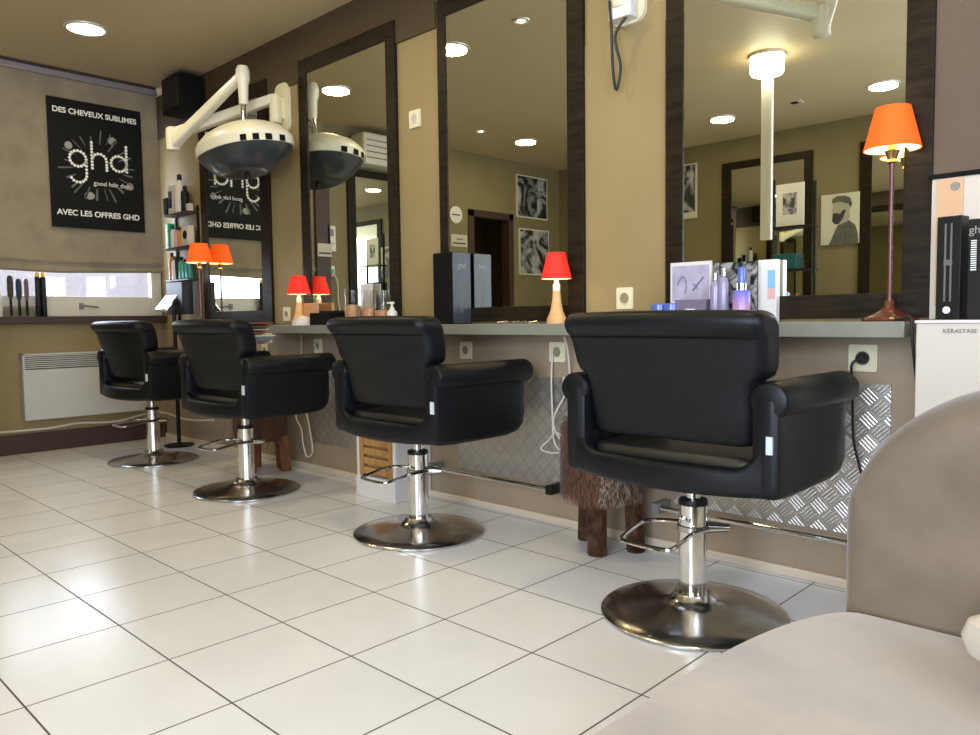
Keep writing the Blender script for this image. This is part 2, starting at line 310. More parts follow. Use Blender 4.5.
# ------------------------------------------------------------------ roman blind, rail, poster
XB = -5.64
def blind(b):
    rows = []
    for i in range(41):
        t = i/40; z0 = 1.222+.018*abs(2*t-.75)
        y = 1.3+t*1.13; col = []
        for j in range(121):
            s = j/120; z = 2.52-(2.52-z0)*s
            x = XB - .012 + .004*math.sin(y*23)*s + .003*math.sin(y*9+z*5)
            f = z-(1.335-.012*math.sin(t*3)); x += .022*max(0, 1-abs(f+.02)/.03) + .016*max(0, 1-abs(z-z0-.012)/.02)
            col.append((x, y, z))
        rows.append(col)
    V = [[b.verts.new(p) for p in c] for c in rows]; W = [[b.verts.new((p[0]-.006, p[1], p[2])) for p in c] for c in rows]
    for i in range(40):
        for j in range(120):
            b.faces.new((V[i][j], V[i+1][j], V[i+1][j+1], V[i][j+1])); b.faces.new((W[i][j], W[i][j+1], W[i+1][j+1], W[i+1][j]))
        b.faces.new((V[i][120], V[i+1][120], W[i+1][120], W[i][120])); b.faces.new((V[i][0], W[i][0], W[i+1][0], V[i+1][0]))
    for j in range(120):
        b.faces.new((V[0][j], V[0][j+1], W[0][j+1], W[0][j])); b.faces.new((V[40][j], W[40][j], W[40][j+1], V[40][j+1]))
o = empty('roman_blind', (0, 0, 0)); tag(o, 'taupe linen roman blind lowered over the left window, folded along its lower edge', 'blind')
part('fabric', M['blind'], o, blind)
bxp('head_rail', M['rail'], o, XB-.03, XB+.012, 1.3, 2.43, 2.508, 2.552, bevel=.006)

ps = empty('poster', (XB+.004, 2.004, 1.951)); tag(ps, 'black hair advert poster with dotted white letters hung on the blind', 'poster')
pw, ph = .302, .424
bxp('sheet', M['poster'], ps, 0, .004, -pw, pw, -ph, ph)
RT = (PI/2, 0, PI/2)     # readable when looking along -x
text('headline', 'DES CHEVEUX SUBLIMES', .0495, M['whiteink'], ps, (.0045, 0, .345), RT, bold=.0012)
text('footline', 'AVEC LES OFFRES GHD', .052, M['whiteink'], ps, (.0045, .0, -.325), RT, bold=.0012)
text('tagline', 'good hair day', .042, M['whiteink'], ps, (.0045, .085, -.112), RT)
def dots():
    P = []
    def arc(cx, cy, rr, a0, a1, n): 
        for i in range(n):
            a = math.radians(a0+(a1-a0)*i/(n-1)); P.append((cx+rr*math.cos(a), cy+rr*math.sin(a)))
    arc(-.125, .02, .052, 0, 337.5, 16); 
    for i in range(4): P.append((-.073, .0-.024*i))
    arc(-.125, -.085, .052, -10, -150, 7)
    for i in range(9): P.append((-.035, -.032+i*.0215))
    arc(.012, .022, .047, 150, 0, 7)
    for i in range(3): P.append((.059, .0-i*.018))
    arc(.14, .018, .052, 0, 337.5, 16)
    for i in range(9): P.append((.192, -.032+i*.0215))
    return P
def dotmesh(b, sel):
    for y, z in sel:
        loft(b, [[(x, y+.0098*math.cos(2*PI*k/10), z+.02+.0098*math.sin(2*PI*k/10)) for k in range(10)] for x in (.004, .0052)])
DT = dots()
for sel, nm in ((DT[:27], 'letter_g'), (DT[27:46], 'letter_h'), (DT[46:], 'letter_d')): part(nm, M['whiteink'], ps, lambda b, sel=sel: dotmesh(b, sel), smooth=False)
def burst(b, rs):
    rnd = random.Random(rs)
    for k in range(22):
        a = 2*PI*k/22+rnd.uniform(-.08, .08)+rs*.1; r0 = rnd.uniform(.13, .17); r1 = rnd.uniform(.2, .25); wd = rnd.uniform(.003, .009)
        ca, sa = math.cos(a), math.sin(a)
        q = [(r0, -wd*.5), (r1, -wd), (r1+.008, 0), (r1, wd), (r0, wd*.5)]
        loft(b, [[(x, p*ca-s*sa, (p*sa+s*ca)*1.0) for p, s in q] for x in (.0035, .0044+.0002*rs)])
part('burst_print', M['greyink'], ps, lambda b: burst(b, 1), smooth=False); 
for cy, cz, s2 in ((.10, .19, 1), (-.18, .12, .8), (-.06, -.2, 1.1), (.21, -.11, .8)): part('burst_highlight', M['greyink2'], ps, lambda b: loft(b, [[(x, cy+.030*math.cos(2*PI*k/14)*s2, cz+.026*math.sin(2*PI*k/14)) for k in range(14)] for x in (.0035, .0046)]), smooth=False)

# ------------------------------------------------------------------ radiator on the left wall
rad = empty('radiator', (XW, 1.55, 0)); tag(rad, 'light grey wall mounted electric panel radiator under the window ledge', 'radiator')
bxp('body', M['radiator'], rad, .012, .085, 0, .82, .228, .575, bevel=.006)
def grille(b):
    for i in range(7): box(b, .014, .088, .012, .81, .583+i*.0135, .590+i*.0135)
    box(b, .01, .088, 0, .012, .57, .682); box(b, .01, .088, .81, .82, .57, .682); box(b, .01, .088, 0, .82, .674, .684)
part('grille', M['radiator'], rad, grille, smooth=False)
bxp('grille_back', M['black'], rad, .006, .05, .01, .81, .575, .676)

# ------------------------------------------------------------------ mirrors
def mirror(name, label, x0, x1, z0, z1, fl, fr, ft, fb, y=D, s=-1, th=.022, mf='wenge'):
    if y == D: x0, x1, z1 = x0*.9913, x1*.9913, z1-.012
    root = empty(name, (x0, y, z0)); tag(root, label, 'mirror')
    w_, h_ = x1-x0, z1-z0
    ya, yb = sorted((0, s*th)); 
    b = BM(); box(b, 0, fl, ya, yb, 0, h_); box(b, w_-fr, w_, ya, yb, 0, h_); box(b, fl, w_-fr, ya, yb, h_-ft, h_); box(b, fl, w_-fr, ya, yb, 0, fb)
    new_obj('frame', b, M[mf], root, smooth=False, bevel=.002)
    ga, gb = sorted((s*.010, s*.016))
    bxp('mirror_glass', M['mirror'], root, fl-.004, w_-fr+.004, ga, gb, fb-.004, h_-ft+.004)
    return root
mirror('wall_mirror', 'dark framed wall mirror at far left, half hidden by the hood dryer and poster reflection', -5.245, -4.33, .868, 2.37, .085, .11, .085, .085)
mirror('wall_mirror', 'dark framed tall wall mirror reflecting the dryer hood, behind the third chair', -3.97, -3.09, .868, 2.385, .08, .072, .085, .07)
mirror('wall_mirror', 'dark framed tall wall mirror above the pair of slate boxes and red lamp', -2.77, -1.912, .868, 2.385, .055, .08, .085, .065)
mirror('wall_mirror', 'widest dark framed wall mirror, behind the nearest chair and orange shaded lamp', -1.532, -.648, .868, 2.385, .07, .075, .085, .075)
mirror('wall_mirror', 'framed mirror on the opposite wall seen reflected left of the bearded man print', -3.62, -2.75, .93, 2.345, .1, .075, .07, .08, YB, 1)
mirror('wall_mirror', 'framed mirror on the opposite wall seen reflected behind the tall brass lamp', -2.35, -1.45, .93, 2.345, .1, .1, .07, .08, YB, 1)
mm = mirror('wall_mirror', 'dark framed mirror on the end wall seen reflected inside the third mirror', 0, .62, .87, 2.22, .085, .06, .07, .07, 0)
mm.location = (XL, .97, .87); mm.rotation_euler = (0, 0, -PI/2); 
for ch in mm.children: ch.scale = (1, -1, 1)

# ------------------------------------------------------------------ long shelf
sh = empty('styling_shelf', (0, 0, 0)); tag(sh, 'long grey green shelf running along the wall under all the mirrors', 'shelf')
SY = 2.335
bxp('shelf_top', M['shelf'], sh, -4.32, -.655, SY, D-.001, .815, .857, bevel=.003)
bxp('shelf_edge', M['shelf'], sh, -4.32, -.655, SY-.006, SY, .813, .858, bevel=.002)

# ------------------------------------------------------------------ tread plates and foot rails
def plate(label, x0, x1, z0, z1):
    o = bxp('tread_plate', M['plate'], None, x0, x1, D-.006, D-.0005, z0, z1); return tag(o, label, 'metal plate')
plate('patterned aluminium tread plate low on the wall behind the nearest chair', -1.49, -.745, .18, .663)
plate('patterned aluminium tread plate on the wall with a white cord hanging over it', -2.66, -1.84, .17, .63)
plate('patterned aluminium tread plate farthest away, beside the small white cabinet', -3.93, -3.2, .17, .60)
def rail(label, x0, x1, z):
    t = empty('foot_rail', (x0, D, z)); tag(t, label, 'foot rail'); L_ = x1-x0
    part('rail', M['chrome'], t, lambda b: tube(b, [(0, -.075, 0), (L_, -.075, 0)], .011, 12))
    for xx in (0, L_): bxp('bracket', M['blackp'] if xx else M['plastic_grey'], t, xx-.016, xx+.016, -.095, -.001, -.02, .02, bevel=.004)
rail('chrome foot rail along the wall behind the nearest chair', -1.52, -.72, .172)
rail('chrome foot rail with black end bracket beside the fur stool', -2.78, -2.03, .165)

# ------------------------------------------------------------------ styling chairs
def make_chair():
    t = empty('styling_chair')
    # base disc
    part('base_disc', M['steel'], t, lambda b: lathe(b, [(.265, 0), (.270, .004), (.270, .010), (.263, .015), (.215, .022), (.15, .032), (.10, .038), (.075, .046), (.062, .056), (.054, .070), (.0, .071)], 64))
    col = part('column', M['chrome'], t, lambda b: lathe(b, [(.040, .06), (.041, .08), (.041, .335), (.041, .338), (.0, .338)], 40))
    part('column_cap', M['blackp'], col, lambda b: lathe(b, [(.042, .330), (.043, .338), (.040, .346), (.0, .346)], 40))
    part('piston', M['chrome'], t, lambda b: lathe(b, [(.021, .34), (.021, .40), (.05, .402), (.055, .412), (0, .412)], 24))
    # foot pump lever : loop of bar towards the back left
    dv = Vector((-.72, -.66, 0)).normalized(); pv = Vector((-dv.y, dv.x, 0))
    def L2(a, s, z): return dv*a+pv*s+Vector((0, 0, z))
    pts = [(.05, .02, .262), (.035, -.06, .260), (.04, -.10, .258), (.045, -.185, .248), (.03, -.205, .245), (-.03, -.206, .243), (-.10, -.200, .243), (-.125, -.185, .245), (-.14, -.10, .256), (-.145, -.04, .260), (-.12, .0, .262), (-.05, .03, .262)]
    lv = part('foot_lever', M['chrome'], t, lambda b: tube(b, spline(pts, 4), .0065, 8))
    part('lever_collar', M['steel'], lv, lambda b: (lathe(b, [(.042, .250), (.046, .252), (.046, .268), (.042, .270)], 32), tube(b, [(.035, .02, .262), (.085, .055, .262)], [.018, .013], 10)))
    # under plate
    bxp('under_plate', M['plastic_grey'], t, -.12, .12, -.15, .15, .402, .416, bevel=.004)
    # seat cushion
    def seat(b):
        rows = []
        for s, zz in ((.93, .420), (.99, .432), (1, .45), (1, .48), (.985, .497), (.95, .506), (.85, .51)):
            rows.append([(x*s, .02+(y-.02)*s, zz) for x, y in rrect(-.272, .272, -.15, .315, .06, 5)])
        loft(b, rows)
    part('seat', M['leather2'], t, seat)
    # lower back band, convex to the rear
    def band(b):
        rows = []
        for i in range(25):
            x = -.296+.592*i/24; q = 1-(x/.296)**2; y0 = -.158-.040*q
            top = .565-.075*min(1, q*2.6)**.8; bot = .418-.010*q
            rows.append([(x, y0+a, zz) for a, zz in rrect(-.022, .022, bot, top, .02, 3)])
        loft(b, rows)
    part('back_band', M['leather'], t, band)
    for sg in (-1, 1):
        def arm(b):
            # side panel swept along y
            rows = []
            for y, zb, w_ in ((-.182, .435, .020), (-.176, .424, .032), (-.16, .416, .036), (-.11, .412, .035), (-.05, .41, .033), (.05, .410, .031), (.2, .412, .031), (.265, .424, .031), (.29, .445, .030), (.299, .475, .028), (.303, .51, .022)):
                rows.append([(sg*(.295+a), y, zz) for a, zz in rrect(-w_, w_, zb, .675, .022, 3)])
            loft(b, rows)
        a = part('arm_panel', M['leather'], t, arm)
        def roll(b):
            rr = .048; prof = [(-.180, .70), (-.176, .90), (-.167, 1.0), (-.05, 1.0), (.15, 1.0), (.315, 1.0), (.327, .93), (.334, .75)]
            loft(b, [[(sg*(.302+rr*s*1.08*math.cos(2*PI*k/24)), y, .668+rr*s*math.sin(2*PI*k/24)) for k in range(24)] for y, s in prof])
        part('arm_roll', M['leather'], t, roll)
        if sg == 1: bxp('label_tag', M['tag'], a, .302, .318, -.187, -.176, .535, .580)
    # backrest : rows of rounded rings
    def back(b):
        rows = []
        spec = [(.536, .218, -.082, -.120), (.540, .238, -.073, -.130), (.555, .254, -.067, -.137), (.63, .259, -.067, -.150), (.69, .262, -.070, -.163), (.712, .266, -.073, -.169), (.726, .280, -.076, -.174), (.75, .289, -.080, -.181),
                (.79, .293, -.086, -.191), (.815, .295, -.091, -.199), (.824, .295, -.094, -.203), (.836, .297, -.098, -.219), (.852, .298, -.103, -.230), (.868, .297, -.111, -.233), (.882, .293, -.123, -.227), (.890, .285, -.137, -.215), (.893, .275, -.153, -.197)]
        for z, hw, yf, yb in spec:
            if z > .72: hw *= 1.03
            n = 14; ring = []; th = abs(yf-yb)
            base = rrect(-hw, hw, -th/2, th/2, min(.03, th*.48), 4)
            # densify long sides
            dense = []
            for i in range(len(base)):
                p, q = base[i], base[(i+1) % len(base)]; k = 10 if abs(p[0]-q[0]) > .2 else 1
                for s in range(k): dense.append((p[0]+(q[0]-p[0])*s/k, p[1]+(q[1]-p[1])*s/k))
            for a, c in dense: ring.append((a, (yf+yb)/2+c+.0-.030*(1-(a/.31)**2), z+.004*(1-(a/.3)**2)))
            rows.append(ring)
        loft(b, rows)
    part('backrest', M['leather'], t, back)
    part('back_seam', M['black'], t, lambda b: tube(b, [(x, -.2035-.030*(1-(x/.31)**2), .823) for x in [-.287+.574*i/20 for i in range(21)]], .0022, 6))
    return t
spots = [(-1.125, 2.02, .0, 'black leather salon chair nearest the camera, in front of the sofa'),
         (-2.40, 2.055, -.02, 'black leather salon chair second from the camera, with white cabinet behind its column'),
         (-3.68, 1.98, .03, 'black leather salon chair third from the camera, below the poster reflection'),
         (-4.96, 2.03, .08, 'black leather salon chair farthest from the camera, beside the radiator')]
proto = make_chair()
for i, (x, y, a, lb) in enumerate(spots):
    c = proto if i == 0 else copy_tree(proto)
    c.location = (x, y, 0); c.rotation_euler.z = a; tag(c, lb, 'chair', 'salon chairs in a row')

# ------------------------------------------------------------------ sofa
so = empty('sofa', (0, 0, 0)); tag(so, 'taupe suede sofa with a rounded back in the right foreground', 'sofa')
def seatc(b):
    rows = []
    out = []
    # outline of the seat top: far edge at y=1.24, left edge bulging
    for s, z in ((.97, .10), (1, .13), (1, .36), (.995, .39), (.985, .408), (.965, .418), (.93, .421)):
        e = (1-s)*.3
        ring = [(-.405+e-.10*math.sin(q*PI/32), .845+(.40-e)*math.cos(q*PI/32), z) for q in range(17)] + [(-.507+e, .5, z), (-.50+e, 0, z), (-.40, -.5, z), (0, -.55, z), (1.1, -.55, z), (1.25-e, -.4, z), (1.25-e, .5, z), (1.25-e, 1.1, z), (1.2, 1.245-e, z), (.5, 1.245-e, z), (-.2, 1.245-e, z)]
        rows.append(ring)
    loft(b, rows)
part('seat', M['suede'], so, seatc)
def sback(b):
    # thick rounded panel facing -y; outline in x-z
    out = []
    prof = [(-.428, .36), (-.430, .45), (-.426, .53), (-.414, .60), (-.392, .655), (-.358, .70), (-.31, .737), (-.25, .765), (-.16, .785), (-.05, .80), (.4, .80), (.8, .80), (.95, .79), (1.08, .75), (1.15, .68), (1.18, .58), (1.19, .36)]
    rows = []
    P = [(p.x, p.y) for p in spline([(x, z, 0) for x, z in prof], 4)]
    for k in range(13):
        a = PI*k/12; ins = .07*(1-math.sin(a)**.6); y = 1.335-.09*math.cos(a)
        rows.append([(max(min(x-.016, 1.19-ins), -.444+ins*.7), y, z-ins*min(1, (z-.36)/.3)) for x, z in P])
    loft(b, rows)
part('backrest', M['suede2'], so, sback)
def cush(b):
    rows = []
    for z, s in ((-.05, .2), (-.04, .7), (-.02, .95), (0, 1), (.02, .95), (.04, .7), (.05, .2)):
        rows.append([(x*s, y*s, z) for x, y in rrect(-.11, .11, -.11, .11, .025, 4)])
    loft(b, rows)
cu = part('throw_cushion', M['offw'], None, cush); cu.location = (-.088, 1.088, .480); cu.rotation_euler = (0, 0, math.radians(45)); tag(cu, 'cream cushion on the sofa seat, only its corner showing at the right edge', 'cushion')

# ------------------------------------------------------------------ display unit right
du = empty('display_cabinet', (0, 0, 0)); tag(du, 'white display cabinet with small grey lettering at the right edge', 'cabinet')
bxp('body', M['offw'], du, -.617, .3, 2.30, D-.002, 0, .853, bevel=.003)
bxp('top_board', M['white'], du, -.620, .3, 2.296, D-.002, .853, .861, bevel=.002)
text('lettering', 'KÉRASTASE', .0155, M['greyink'], du, (-.513, 2.2985, .832), (PI/2, 0, 0))
hb = empty('display_backboard', (0, 0, 0)); tag(hb, 'pale panel with birch card and small round emblem behind the black boxes', 'display board')
bxp('panel', M['offw'], hb, -.637, .3, D-.04, D-.009, .862, 1.262, bevel=.002)
bxp('top_edge', M['black'], hb, -.645, .3, D-.045, D-.009, 1.262, 1.275)
bxp('birch_card', M['wooden_card'], hb, -.622, -.556, D-.048, D-.04, .90, 1.258)
part('emblem', M['steel'], hb, lambda b: loft(b, [[(-.575+.012*math.cos(2*PI*k/20), y, 1.235+.012*math.sin(2*PI*k/20)) for k in range(20)] for y in (D-.051, D-.048)]))
def slimbox(label, x, y, w_, dp, h_, rz=0, style=0):
    t = empty('straightener_box', (x, y, .862), rz); tag(t, label, 'box')
    bxp('carton', M['blackp'], t, -w_/2, w_/2, -dp/2, dp/2, 0, h_, bevel=.0015)
    if style == 0:
        part('straightener_print', M['greyink'], t, lambda b: (box(b, -.011, -.006, -dp/2-.0006, -dp/2, .05, h_-.02), box(b, .004, .009, -dp/2-.0006, -dp/2, .05, h_-.02), box(b, -.012, .010, -dp/2-.0008, -dp/2, .15, .165)), smooth=False)
        part('seal', M['whiteink'], t, lambda b: loft(b, [[(-.002+.010*math.cos(2*PI*k/16), yy, .026+.010*math.sin(2*PI*k/16)) for k in range(16)] for yy in (-dp/2-.001, -dp/2)]))
    else:
        text('lettering', 'ghd', .03, M['greyink2'], t, (-.012, -dp/2-.0005, h_-.03), (PI/2, 0, 0))
        part('barcode_print', M['whiteink'], t, lambda b: [box(b, -.028, -.014, -dp/2-.0006, -dp/2, h_-.06-.006*i, h_-.057-.006*i) for i in range(14)], smooth=False)
    return t
slimbox('black hair straightener box with round white seal, in front of the birch card', -.572, 2.46, .062, .05, .285, -.15)
slimbox('black carton with fine white barcode lines at the right picture edge', -.488, 2.44, .07, .05, .27, -.1, 1)

# ------------------------------------------------------------------ lamps
def shade_fn(r0, r1, h_, z):
    def fn(b):
        n = 40
        o_ = [[(rr*math.cos(2*PI*k/n), rr*math.sin(2*PI*k/n), z+zz) for k in range(n)] for rr, zz in ((r0, 0), (r1, h_), (r1-.002, h_), (r0-.002, 0))]
        loft(b, o_, close=True)
    return fn
def lamp_light(t, z, e, col):
    l = bpy.data.lights.new('bulb_light', 'POINT'); l.energy = e; l.color = col; l.shadow_soft_size = .018
    o = bpy.data.objects.new('bulb_light', l); C.objects.link(o); o.location = (0, 0, z); o.parent = t
def tall_lamp(label, x, y, h0, r0, r1, hs, sc=1):
    """h0 = height where shade begins"""
    t = empty('table_lamp', (x, y, .8575)); tag(t, label, 'lamp', 'tall orange shaded lamps')
    part('base', M['mahog'], t, lambda b: lathe(b, [(.078*sc, 0), (.08*sc, .006), (.072*sc, .012), (.055*sc, .018), (.03*sc, .03), (.016*sc, .042), (.012*sc, .062), (.0, .062)], 8 if sc == 1 else 24))
    part('stem', M['mahog'], t, lambda b: lathe(b, [(.008, .05), (.010, .06), (.0065, .07), (.0062, h0-.06), (.0075, h0-.055), (.008, h0-.04), (.0, h0-.04)], 16))
    part('socket', M['brass'], t, lambda b: lathe(b, [(.010, h0-.04), (.016, h0-.036), (.012, h0-.028), (.018, h0-.01), (.021, h0-.004), (.012, h0), (.012, h0+.03), (0, h0+.03)], 20))
    part('bulb', M['bulb'], t, lambda b: lathe(b, [(.006, h0+.03), (.014, h0+.038), (.016, h0+.055), (.010, h0+.075), (.0, h0+.08)], 16))
    s = part('lamp_shade', M['shade_or'], t, shade_fn(r0, r1, hs, h0)); 
    part('shade_lining', M['shade_in'], s, shade_fn(r0-.003, r1-.003, hs-.002, h0+.001))
    lamp_light(t, h0+.055, 1.1, (1, .62, .25)); return t
def small_lamp(label, x, y, sc=1):
    t = empty('table_lamp', (x, y, .8575)); tag(t, label, 'lamp', 'small red shaded lamps')
    part('base', M['lightwood'], t, lambda b: lathe(b, [(.040*sc, 0), (.040*sc, .02), (.034*sc, .03), (.026*sc, .05), (.019*sc, .085), (.016*sc, .12), (.015*sc, .13), (.0, .13)], 24))
    part('socket', M['whitep'], t, lambda b: lathe(b, [(.015, .13), (.015, .155), (.010, .16), (.010, .19), (0, .19)], 16))
    part('bulb', M['bulb'], t, lambda b: lathe(b, [(.006, .19), (.014, .198), (.016, .212), (.010, .23), (.0, .235)], 16))
    s = part('lamp_shade', M['shade_red'], t, shade_fn(.062*sc, .036*sc, .105, .178)); part('shade_lining', M['shade_in'], s, shade_fn(.059*sc, .033*sc, .103, .179))
    lamp_light(t, .205, .45, (1, .5, .2)); return t
tall_lamp('tall slim lamp with glowing orange shade on the shelf end, nearest lamp', -.730, 2.45, .497, .077, .047, .12)
tall_lamp('tall slim lamp with orange shade in the far left corner by the bottle shelves', -5.10, 2.447, .43, .088, .055, .13, .9)
small_lamp('red shaded lamp with turned wood base beside the slate boxes', -1.957, 2.42)
small_lamp('red shaded lamp with turned wood base beside the third mirror, farther away', -3.89, 2.455, 1.12)

# ------------------------------------------------------------------ ceiling lights
for i, (x, y) in enumerate(LARGE):
    t = empty('ceiling_light', (x, y, H)); tag(t, ['round recessed ceiling light shining near the top left corner', 'round recessed ceiling light reflected at the left edge of the second mirror', 'round recessed ceiling light above the second chair', 'round recessed ceiling light above the nearest chair', 'round recessed ceiling light reflected low in the second mirror', 'round recessed ceiling light reflected at left in the widest mirror', 'round recessed ceiling light reflected above the orange lamp', 'round recessed ceiling light over the seating side'][i], 'ceiling light', 'large round ceiling lights')
    part('trim_ring', M['trimring'], t, lambda b: loft(b, [[(rr*math.cos(2*PI*k/40), rr*math.sin(2*PI*k/40), zz) for k in range(40)] for rr, zz in ((.115, 0), (.113, -.006), (.098, -.009), (.096, -.001))], close=True))
    part('diffuser', M['lamp_on'], t, lambda b: lathe(b, [(.097, -.0005), (.096, -.006), (.05, -.010), (.0, -.011)], 40))
    l = bpy.data.lights.new('lamp_glow', 'AREA'); l.shape = 'DISK'; l.size = .19; l.energy = P_LARGE; l.color = WARM
    o = bpy.data.objects.new('lamp_glow', l); C.objects.link(o); o.parent = t; o.location = (0, 0, -.02)
for i, (x, y) in enumerate(SMALL):
    t = empty('ceiling_spotlight', (x, y, H)); tag(t, ['small recessed spotlight reflected at the top of the second mirror', 'small recessed spotlight reflected left of the lower round light', 'small recessed spotlight nearest the end wall', 'small added spotlight lightening the passage beyond the doorway'][i], 'spotlight', 'small ceiling spots')
    part('trim_ring', M['trimring'], t, lambda b: loft(b, [[(rr*math.cos(2*PI*k/28), rr*math.sin(2*PI*k/28), zz) for k in range(28)] for rr, zz in ((.05, 0), (.048, -.005), (.034, -.007), (.03, -.001))], close=True))
    part('bulb', M['spot_on'], t, lambda b: lathe(b, [(.022, -.0005), (.02, -.006), (0, -.008)], 20))
    l = bpy.data.lights.new('spot_glow', 'SPOT'); l.energy = P_SMALL; l.color = (1, .85, .6); l.spot_size = 1.6; l.spot_blend = .6; l.shadow_soft_size = .03
    o = bpy.data.objects.new('spot_glow', l); C.objects.link(o); o.parent = t; o.location = (0, 0, -.03)
t = empty('ceiling_drum_light', (-2.24, .09, H)); tag(t, 'glowing white drum light on the ceiling, reflected in the widest mirror', 'ceiling light')
part('ceiling_plate', M['trimring'], t, lambda b: lathe(b, [(.115, 0), (.115, -.02), (0, -.021)], 40))
part('drum_shade', M['drum_on'], t, lambda b: lathe(b, [(.10, -.02), (.105, -.03), (.105, -.11), (.095, -.125), (.0, -.127)], 40))
t = empty('service_pole', (-2.262, .03, 0)); tag(t, 'white square post hanging from the ceiling, reflected in the widest mirror', 'post')
bxp('post', M['whitep'], t, -.035, .035, -.02, .02, 1.38, H, bevel=.004); bxp('corner_strip', M['white'], t, .02, .04, .018, .026, 1.38, H)
t = empty('ceiling_vent', (-2.56, -1.14, H)); tag(t, 'small dark vent in the ceiling between the two reflected round lights', 'vent')
bxp('flap', M['offw'], t, -.05, .05, -.05, .05, -.008, 0); bxp('opening', M['black'], t, -.035, .02, -.035, .035, -.010, -.006)

# ------------------------------------------------------------------ hood dryer on the wall arm
def tapered(b, p, q, w0, w1, h0, h1):
    p, q = Vector(p), Vector(q); t_ = (q-p).normalized(); s = t_.cross(Vector((0, 0, 1))).normalized(); u_ = s.cross(t_)
    rings = []
    for P_, w_, h_ in ((p, w0, h0), (p.lerp(q, .5), (w0+w1)/2, (h0+h1)/2), (q, w1, h1)):
        rings.append([P_+s*a+u_*c for a, c in rrect(-w_, w_, -h_, h_, min(w_, h_)*.45, 3)])
    loft(b, rings)
def hood(label, HC, mount, el, top, tilt=0, k=1):
    t = empty('hood_dryer', mount); tag(t, label, 'hair dryer'); mv = Vector(mount)
    R = lambda p: tuple(Vector(p)-mv)
    def mp(b): 
        loft(b, [[(x, -yy, z) for x, z in rrect(-.075, .075, -.17, .12, .05, 5)] for yy in (0.001, .02)])
    part('wall_plate', M['cream'], t, mp)
    part('swivel', M['cream'], t, lambda b: (lathe(b, [(.03, -.12), (.036, -.11), (.036, .03), (.03, .045), (0, .045)], 20, (0, -.06, 0)), box(b, -.03, .03, -.06, -.01, -.09, .03)))
    part('arm', M['cream2'], t, lambda b: tapered(b, R(Vector(mount)+Vector((0, -.07, .02))), R(el), .026*k, .034*k, .028*k, .034*k))
    part('elbow', M['cream2'], t, lambda b: lathe(b, [(.03*k, -.10*k), (.04*k, -.095*k), (.042*k, 0), (.04*k, .035*k), (.03*k, .045*k), (0, .045*k)], 20, R(el)))
    part('arm', M['cream2'], t, lambda b: tapered(b, R(Vector(el)+Vector((0, 0, -.06*k))), R(top), .032*k, .022*k, .034*k, .024*k))
    if HC is None: return t
    part('knuckle', M['cream2'], t, lambda b: (lathe(b, [(.0, .05), (.03, .045), (.040, .02), (.040, -.03), (.030, -.06), (.026, -.17), (.0, -.17)], 20, R(top))))
    part('neck_tube', M['chrome'], t, lambda b: tube(b, [R(Vector(top)+Vector((0, 0, -.16))), R(Vector(HC)+Vector((0, 0, .12)))], .017, 14))
    hd = empty('hood', R(HC)); hd.parent = t; hd.rotation_euler = (math.radians(4), math.radians(-3), math.radians(0)+tilt)
    SX, SY_ = .34, .228
    def ring(s, z, n=48, off=0): return [(SX*s*math.copysign(abs(math.cos(2*PI*k/n))**.85, math.cos(2*PI*k/n)), SY_*s*math.copysign(abs(math.sin(2*PI*k/n))**.85, math.sin(2*PI*k/n))+off, z) for k in range(n)]
    new = BM(); loft(new, [ring(1, .015), ring(1, .03), ring(.94, .058), ring(.80, .095), ring(.62, .12), ring(.40, .138), ring(.22, .148), ring(.1, .15)]); o1 = new_obj('hood_cover', new, M['cream2'], t); 
    new = BM(); loft(new, [ring(1.0, -.02), ring(1.002, .0), ring(1.0, .016), ring(.9, .016)]); o2 = new_obj('hood_band', new, M['cream2'], t)
    new = BM(); loft(new, [ring(.97, -.02), ring(.94, -.035), ring(.78, -.085), ring(.60, -.125), ring(.5, -.137), ring(.46, -.135), ring(.2, -.10)]); o3 = new_obj('hood_bowl', new, M['blackp'] if False else M['bowl'], t)
    def chk(b):
        for i in range(4):
            a0 = math.radians(-44+i*16); a1 = a0+math.radians(8)
            q = []
            for a, z in ((a0, -.019), (a1, -.019), (a1, .014), (a0, .014)):
                q.append((SX*1.006*math.copysign(abs(math.cos(a))**.85, math.cos(a)), SY_*1.006*math.copysign(abs(math.sin(a))**.85, math.sin(a)), z))
            qq = [(x*1.008, y*1.008, z) for x, y, z in q]; loft(b, [q, qq])
    o4 = part('band_marks', M['black'], t, chk, smooth=False)
    o5 = part('vent_knob', M['blackp'], t, lambda b: lathe(b, [(.014, -.165), (.016, -.135), (.0, -.12)], 14, (0, 0, 0)))
    for o_ in (o1, o2, o3, o5): o_.location = hd.location; o_.rotation_euler = hd.rotation_euler
    o4.parent = o2; o4.location = (0, 0, 0)
    bpy.data.objects.remove(hd)
    return t
M['bowl'] = mat('smoked_dryer_bowl', (.035, .045, .05), .28, coat=.3)
hood('cream hood hair dryer with dark bowl on a folding wall arm', (-4.13, 2.275, 1.868), (-4.12, D, 2.17), (-4.80, 2.16, 2.05), (-4.15, 2.29, 2.30))
t = hood('white wall mounted dryer arm reaching across the top of the widest mirror', None, (-1.685, D, 2.15), (-1.135, 2.076, 1.985), (-1.03, 2.03, 2.30), k=.8)
part('cord', M['cord_b'], t, lambda b: tube(b, spline([(-.035, -.085, -.09), (-.03, -.08, -.20), (-.045, -.05, -.33), (-.03, -.05, -.41), (-.01, -.05, -.33), (-.02, -.07, -.22), (.03, -.06, -.15)], 6), .0055, 8))
part('lower_housing', M['white'], t, lambda b: loft(b, [[(x+.0, -.02-y_, z) for x, y_ in rrect(-.05, .05, 0, .06, .015, 3)] for z in (-.16, -.12, .05)]))

